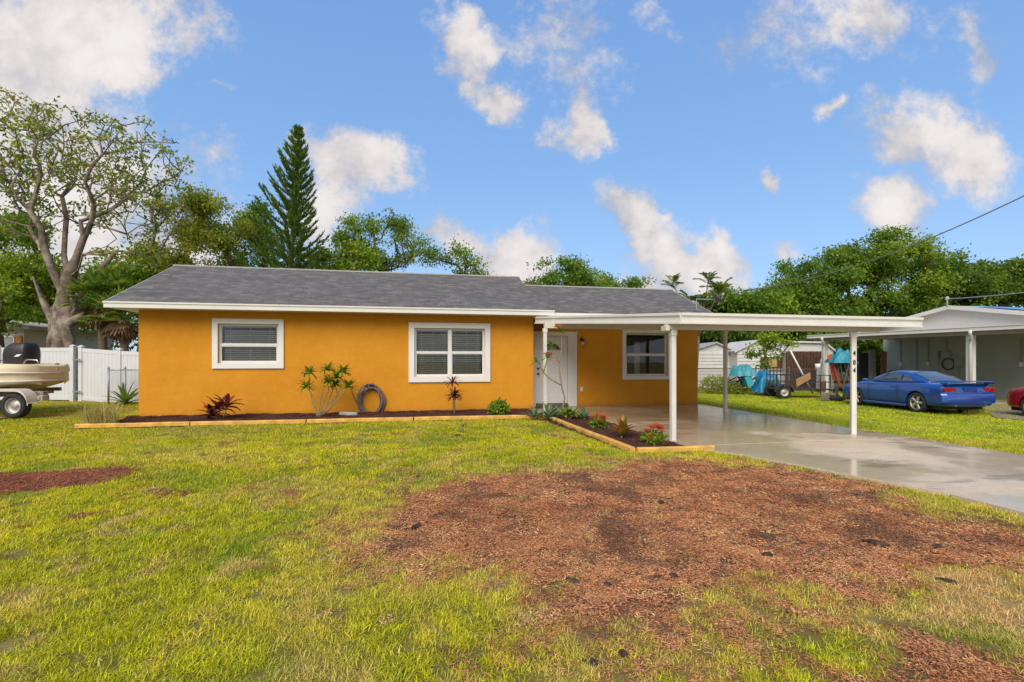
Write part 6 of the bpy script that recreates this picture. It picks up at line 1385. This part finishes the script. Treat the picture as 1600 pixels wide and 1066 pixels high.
plumeria('leggy plumeria bush with yellow green leaf clusters left of the coiled hose', b0,
         [[b0, s_(490, 622), s_(484, 610), s_(483, 583)], [b0, s_(489, 630), s_(485, 612), s_(479, 605)], [b0, s_(500, 628), s_(506, 604), s_(512, 578, .1)], [b0, s_(505, 630), s_(513, 612), s_(512, 597, -.1)], [b0, s_(510, 636, -.1), s_(528, 615, -.1), s_(536, 581, -.1)],
          [b0, s_(515, 640), s_(535, 618), s_(545, 604)], [b0, s_(510, 636, .1), s_(520, 610, .1), s_(526, 590, .1)], [b0, s_(512, 640, .05), s_(528, 618, .2), s_(524, 602, .2)]], 3, LM['yellowgreen'], .27, .095, 22, rad=.015)
b0 = gp(876, 652); Y = b0.y - .05
plumeria('tall thin plumeria with pink blossoms in front of the front door', b0,
         [[b0, s_(882, 622), s_(877, 601), s_(873, 570), s_(878, 540), s_(877, 520)], [s_(877, 602), s_(862, 594), s_(849, 582), s_(842, 568), s_(838, 566)], [s_(849, 582), s_(853, 570), s_(855, 560)], [s_(874, 566), s_(867, 552), s_(861, 542)]], 5, LM['mid'], .21, .055, 9, flowers=[s_(874, 512), s_(857, 552)], rad=.022)
# round shrub
rg = random.Random(8); b0 = gp(779, 648); rt = thing('round_shrub', 'small round dark green shrub with pale edging stones right of the double window', 'shrub', b0); P_ = crown_pts([(b0.x, b0.y, b0.z + .20, .24, .22, .20)], 90, .6, 3); V, Q_, tt = leaves(P_, 9, .035, .085, .0, 4, .6)
o = bpy.data.objects.new('foliage', np_mesh('foliage', V - np.array(b0), Q_, LM['mid'], False, dict(tint=tt))); COL.objects.link(o); o.parent = rt
m = MB(); [m.tube([b0, Vector(P_[k])], .006, 4) for k in range(0, 60, 4)]; m.build('stem', STEMM, rt)
# agaves and companions
for i, (px, py, n, L, lm, lb) in enumerate(((834, 652, 16, .36, AGAVE, 'spiky pale green agave at the outer corner of the house wall'), (857, 653, 18, .45, AGAVE, 'largest spiky agave at the foot of the left carport post'), (868, 651, 12, .36, AGAVE, 'small agave tucked close to the stem of the tall plumeria'), (912, 655, 18, .38, AGAVE, 'spiky green agave next to the red flowers by the concrete'))):
    rosplant('agave', lb, gp(px, py), n, L, .065, .25, 1.4, .5, lm, 20 + i, 'agave', group='agaves near the front door')
b0 = gp(889, 655); rosplant('leafy_plant', 'low bright green leafy plant between the agaves', b0, 14, .24, .08, .0, 1.2, .9, LM['mid'], 31, stems=[b0 + Vector((-.12, 0, .12)), b0 + Vector((.1, 0, .15)), b0 + Vector((0, .1, .18))])
b0 = gp(971, 684); rosplant('croton', 'upright orange yellow croton between the two red flowering plants', b0, 14, .30, .085, .55, 1.4, .35, CROT, 33, stems=[b0 + Vector((0, 0, .06)), b0 + Vector((.02, 0, .14))])
def flowerplant(label, base, r_, seed, n=15):
    rg = random.Random(seed); rt = thing('flowering_plant', label, 'flowering plant', base, group='red flowering plants in the bed'); P_ = crown_pts([(base.x, base.y, base.z + r_ * .6, r_ * .85, r_ * .8, r_ * .55)], 60, .5, seed); V, Q_, tt = leaves(P_, 6, .03, .09, .1, seed, .5)
    o = bpy.data.objects.new('foliage', np_mesh('foliage', V - np.array(base), Q_, LM['mid'], False, dict(tint=tt))); COL.objects.link(o); o.parent = rt
    m = MB(); [m.tube([base, Vector(P_[k])], .006, 4) for k in range(0, 60, 5)]; m.build('stem', STEMM, rt); fl_ = MB()
    for k in range(n):
        a_ = rg.random() * 6.283; e = rg.uniform(.15, 1.3); c = base + Vector((0, 0, r_ * .7)) + dirr(a_, e) * r_ * rg.uniform(.72, .98)
        for q_ in range(20):
            cc = c + Vector((rg.gauss(0, .026), rg.gauss(0, .026), rg.gauss(0, .018)))
            for j in range(4): fl_.blade(cc, dirr(j * 1.57 + q_, .5), .028, .03, .2, 1, .1)
    o = fl_.build('flowers', FLOW, rt); settint(o, 8, seed)
flowerplant('red flowering plant nearest the front door', gp(935, 668), .20, 41, 16)
flowerplant('red flowering plant beside the front carport post', gp(1021, 692), .21, 42, 16)
# grass tuft, strelitzia, seedling
def tuft(label, base, n, L, spread, seed, kind='yellowgreen', name='ornamental_grass'):
    rg = random.Random(seed); lv = MB()
    for k in range(n): a_ = rg.random() * 6.283; r_ = spread * math.sqrt(rg.random()); lv.blade(base + Vector((r_ * math.cos(a_), r_ * math.sin(a_) * .5, 0)), dirr(rg.random() * 6.283, rg.uniform(1.1, 1.5)), L * rg.uniform(.6, 1.1), .009, .35, 3, .1)
    o = lv.build(name, TUFT, None, origin=tuple(base)); settint(o, 6, seed); return tag(o, label, 'ornamental grass')
TUFT = leafmat('straw_grass', [(.30, .28, .06), (.50, .44, .15), (.68, .58, .28)], .6, .3)
tuft('wispy straw coloured grass tuft at the left end of the bed timbers', gp(158, 662), 420, .55, .38, 5)
b0 = gp(196, 632, 0); rosplant('bird_of_paradise', 'dark green long leaved plant against the chain link fence', b0, 18, .85, .12, .35, 1.35, .8, LM['dark'], 51, seg=6)
b0 = gp(720, 676, 0); rosplant('seedling', 'tiny seedling alone in the lawn below the double window', b0, 6, .10, .03, .1, 1.2, .4, LM['yellowgreen'], 52, stems=[b0 + Vector((0, 0, .26)), b0 + Vector((.04, 0, .16))])
# weeds along the chain link fence and by the parked cars
for i, (px, Y, n, w_, h_, lb, kd) in enumerate(((1120, 24.6, 220, .9, .9, 'weedy tall growth against the shed wall by the house corner', 'olive'), (1203, 23.6, 130, .35, .75, 'clump of green weeds left of the utility trailer wheel', 'mid'), (1150, 24.4, 160, .7, .6, 'weeds at the foot of the chain link fence post', 'olive'))):
    x = at(px, 600, Y).x; zb6 = chain_z(x, Y); P_ = crown_pts([(x, Y, zb6 + h_ * .5, w_, .35, h_ * .55)], n, .2, 60 + i); V, Q_, tt = leaves(P_, 7, .07, .12, .0, 61 + i, .4)
    rt = thing('weed_clump', lb, 'weeds', (x, Y, zb6)); o = bpy.data.objects.new('foliage', np_mesh('foliage', V - np.array((x, Y, zb6)), Q_, LM[kd], False, dict(tint=tt))); COL.objects.link(o); o.parent = rt
    m = MB(); [m.tube([(P_[k][0] * .6 + x * .4, P_[k][1], zb6), tuple(P_[k])], .008, 3) for k in range(0, n, 4)]; m.build('stem', STEMM, rt)
x, y = G(1520, 646, -.22); tuft('reddish dry weed tuft at the grass edge behind the blue car bumper', Vector((x, y, -.22)), 200, .3, .35, 9, name='weed_tuft')
# hose, pipe, stones, debris
uh = hu(579, -.1); zh = hz_(579, 626, -.1); HOSE = mat('mauve_grey_hose', (.17, .135, .13), .5, .1)
hx, hy_ = uvxy(uh, 0); hg = thing('hose_hanger', 'black hose hanger fixed on the orange wall', 'hose hanger', (hx, hy_, zh + .36), HA)
m = MB(); m.box(-.06, .06, -.012, 0, -.02, .10); m.tube([(0, -.01, .05), (0, -.15, .05)], .035, 8); m.tube([(-.08, -.14, .10), (-.09, -.15, .0), (0, -.15, -.03), (.09, -.15, .0), (.08, -.14, .10)], .012, 6); m.build('bracket', BLACK, hg, local=True)
rg = random.Random(2); pts = []; turns = 12; n = turns * 36
for i in range(n):
    a_ = i / 36 * 6.283 + math.pi / 2; k = i / 36; rr1 = .30 + .055 * math.sin(k * 2.1) + .02 * math.sin(k * 5.3); rr2 = .385 + .05 * math.sin(k * 1.7 + 1); dx = .03 * math.sin(k * 1.3); sag = -.02 * math.sin(k * 2.9)
    u = uh + dx + rr1 * math.cos(a_); z = zh + sag + rr2 * math.sin(a_); v = -.035 - .014 * ((k * 3.7) % 8) ; x, y = uvxy(u, v); pts.append(Vector((x, y, z)))
tag(MB().tube(pts, .015, 7).build('garden_hose', HOSE, None, origin=tuple(uvxy(uh, -.1)) + (zh - .4,), smooth=True), 'coiled mauve grey garden hose hanging low on the orange wall', 'garden hose')
x0, z0 = hu(548, -.03), .55; pts = [Vector((*uvxy(hu(547, -.03), -.03), hz_(547, 603, -.03))), Vector((*uvxy(hu(552, -.05), -.05), hz_(552, 618, -.05))), Vector((*uvxy(hu(560, -.06), -.06), hz_(560, 634, -.06))), Vector((*uvxy(hu(566, -.12), -.12), .1))]
tag(MB().tube(pts, .012, 6).build('garden_hose', mat('brown_hose', (.16, .07, .04), .6), None, origin=tuple(pts[-1]), smooth=True), 'thin brown hose end running up the wall left of the coil', 'garden hose')
b0 = gp(545, 649); m = MB(); m.lathe([(.052, -.24), (.058, -.24), (.058, .24), (.052, .24)], 14, Matrix.Translation(b0 + Vector((0, 0, .06))) @ Matrix.Rotation(R(90), 4, 'Y') @ Matrix.Rotation(.1, 4, 'X'), closed=True); tag(m.build('drain_pipe', mat('grey_pvc', (.33, .34, .33), .5), None, origin=tuple(b0), smooth=True), 'short grey pipe lying on the mulch left of the hose', 'pipe')
def rock(name, label, px, py, s_, mt, seed, cat, elong=(1, 1, .5)):
    bm = bmesh.new(); bmesh.ops.create_icosphere(bm, subdivisions=3, radius=1); rg = np.random.default_rng(seed); x, y = G(px, py, .0); o3 = rg.random() * 50
    for v in bm.verts: k = .35 + .8 * float(fbm(v.co.x * 1.6 + o3, v.co.y * 1.6 + v.co.z * 1.3, seed)) + .45 * float(fbm(v.co.x * 5 + o3, v.co.y * 5 + v.co.z * 4, seed + 3)); v.co = Vector((v.co.x * elong[0], v.co.y * elong[1], v.co.z * elong[2])) * s_ * k
    me = bpy.data.meshes.new(name); bm.to_mesh(me); bm.free(); me.materials.append(mt); me.polygons.foreach_set('use_smooth', [mt is STONE] * len(me.polygons)); o = bpy.data.objects.new(name, me); COL.objects.link(o); o.location = (x, y, float(gz(np.array(x), np.array(y))) + s_ * elong[2] * .12 - .004); o.rotation_euler = (0, 0, rg.random() * 6); return tag(o, label, cat)
STONE = mat('pale_stone', (.62, .56, .45), .8, .15); CHAR = mat('charred_bark', (.045, .028, .020), .95, .6, 25, 1, 60, col2=(.13, .065, .04))
st_l = [(763, 651.5, 'pale stone left of the round shrub'), (794, 651.5, 'pale stone right of the round shrub'), (875, 656, 'pale stone behind the bend of the edging timber'), (882, 658, 'flat cream stone at the edging timber below the tall plumeria'), (899, 658, 'small white stone on the mulch under the agaves')]
for i, (px, py, lb) in enumerate(st_l): rock('edging_stone', lb, px, py, .055, STONE, i, 'stone', (1.2, .8, .5))
for i, (px, py, s_, el, lb) in enumerate(((650, 823, .07, (1.7, .7, .5), 'black bark chunk at the left rim of the wood chip patch'), (721, 889, .05, (1.5, .7, .5), 'dark bark chunk left of the centre in the lower wood chips'), (893, 906, .055, (1.9, .5, .5), 'long dark bark strip at the lower middle of the wood chips'), (950, 913, .045, (1, 1, .6), 'round black lump right of the long bark strip'),
                                          (766, 802, .035, (.8, .6, 1), 'small upright black lump near the top left of the wood chips'), (1053, 900, .05, (1, .9, .7), 'black stump lump with grass sprig in the wood chips'), (1199, 868, .06, (1, .9, .7), 'black stump lump in the right centre of the wood chips'), (973, 1020, .04, (1, 1, .6), 'dark lump in the grass at the bottom of the photo'),
                                          (1033, 784, .07, (1.2, .8, .4), 'dark mound in the upper right wood chips'), (1370, 848, .09, (1.8, .7, .35), 'low black debris ridge toward the right of the wood chips'), (920, 1032, .055, (1.4, 1, .15), 'flat brown leaf litter piece at the bottom middle'), (654, 745, .05, (1.1, .8, .6), 'brown clod in the lawn above the wood chip patch'), (716, 680, .12, (1.6, .9, .25), 'flat dark mulch ring under the tiny seedling'),
                                          (1465, 853, .05, (1.5, .8, .5), 'dark bark piece near the right rim of the wood chips'), (1480, 907, .06, (1.7, .6, .4), 'dark bark piece among the dry grass at the right'))):
    rock('bark_chunk', lb, px, py, s_ * .62, CHAR, 10 + i, 'bark chunk', el)
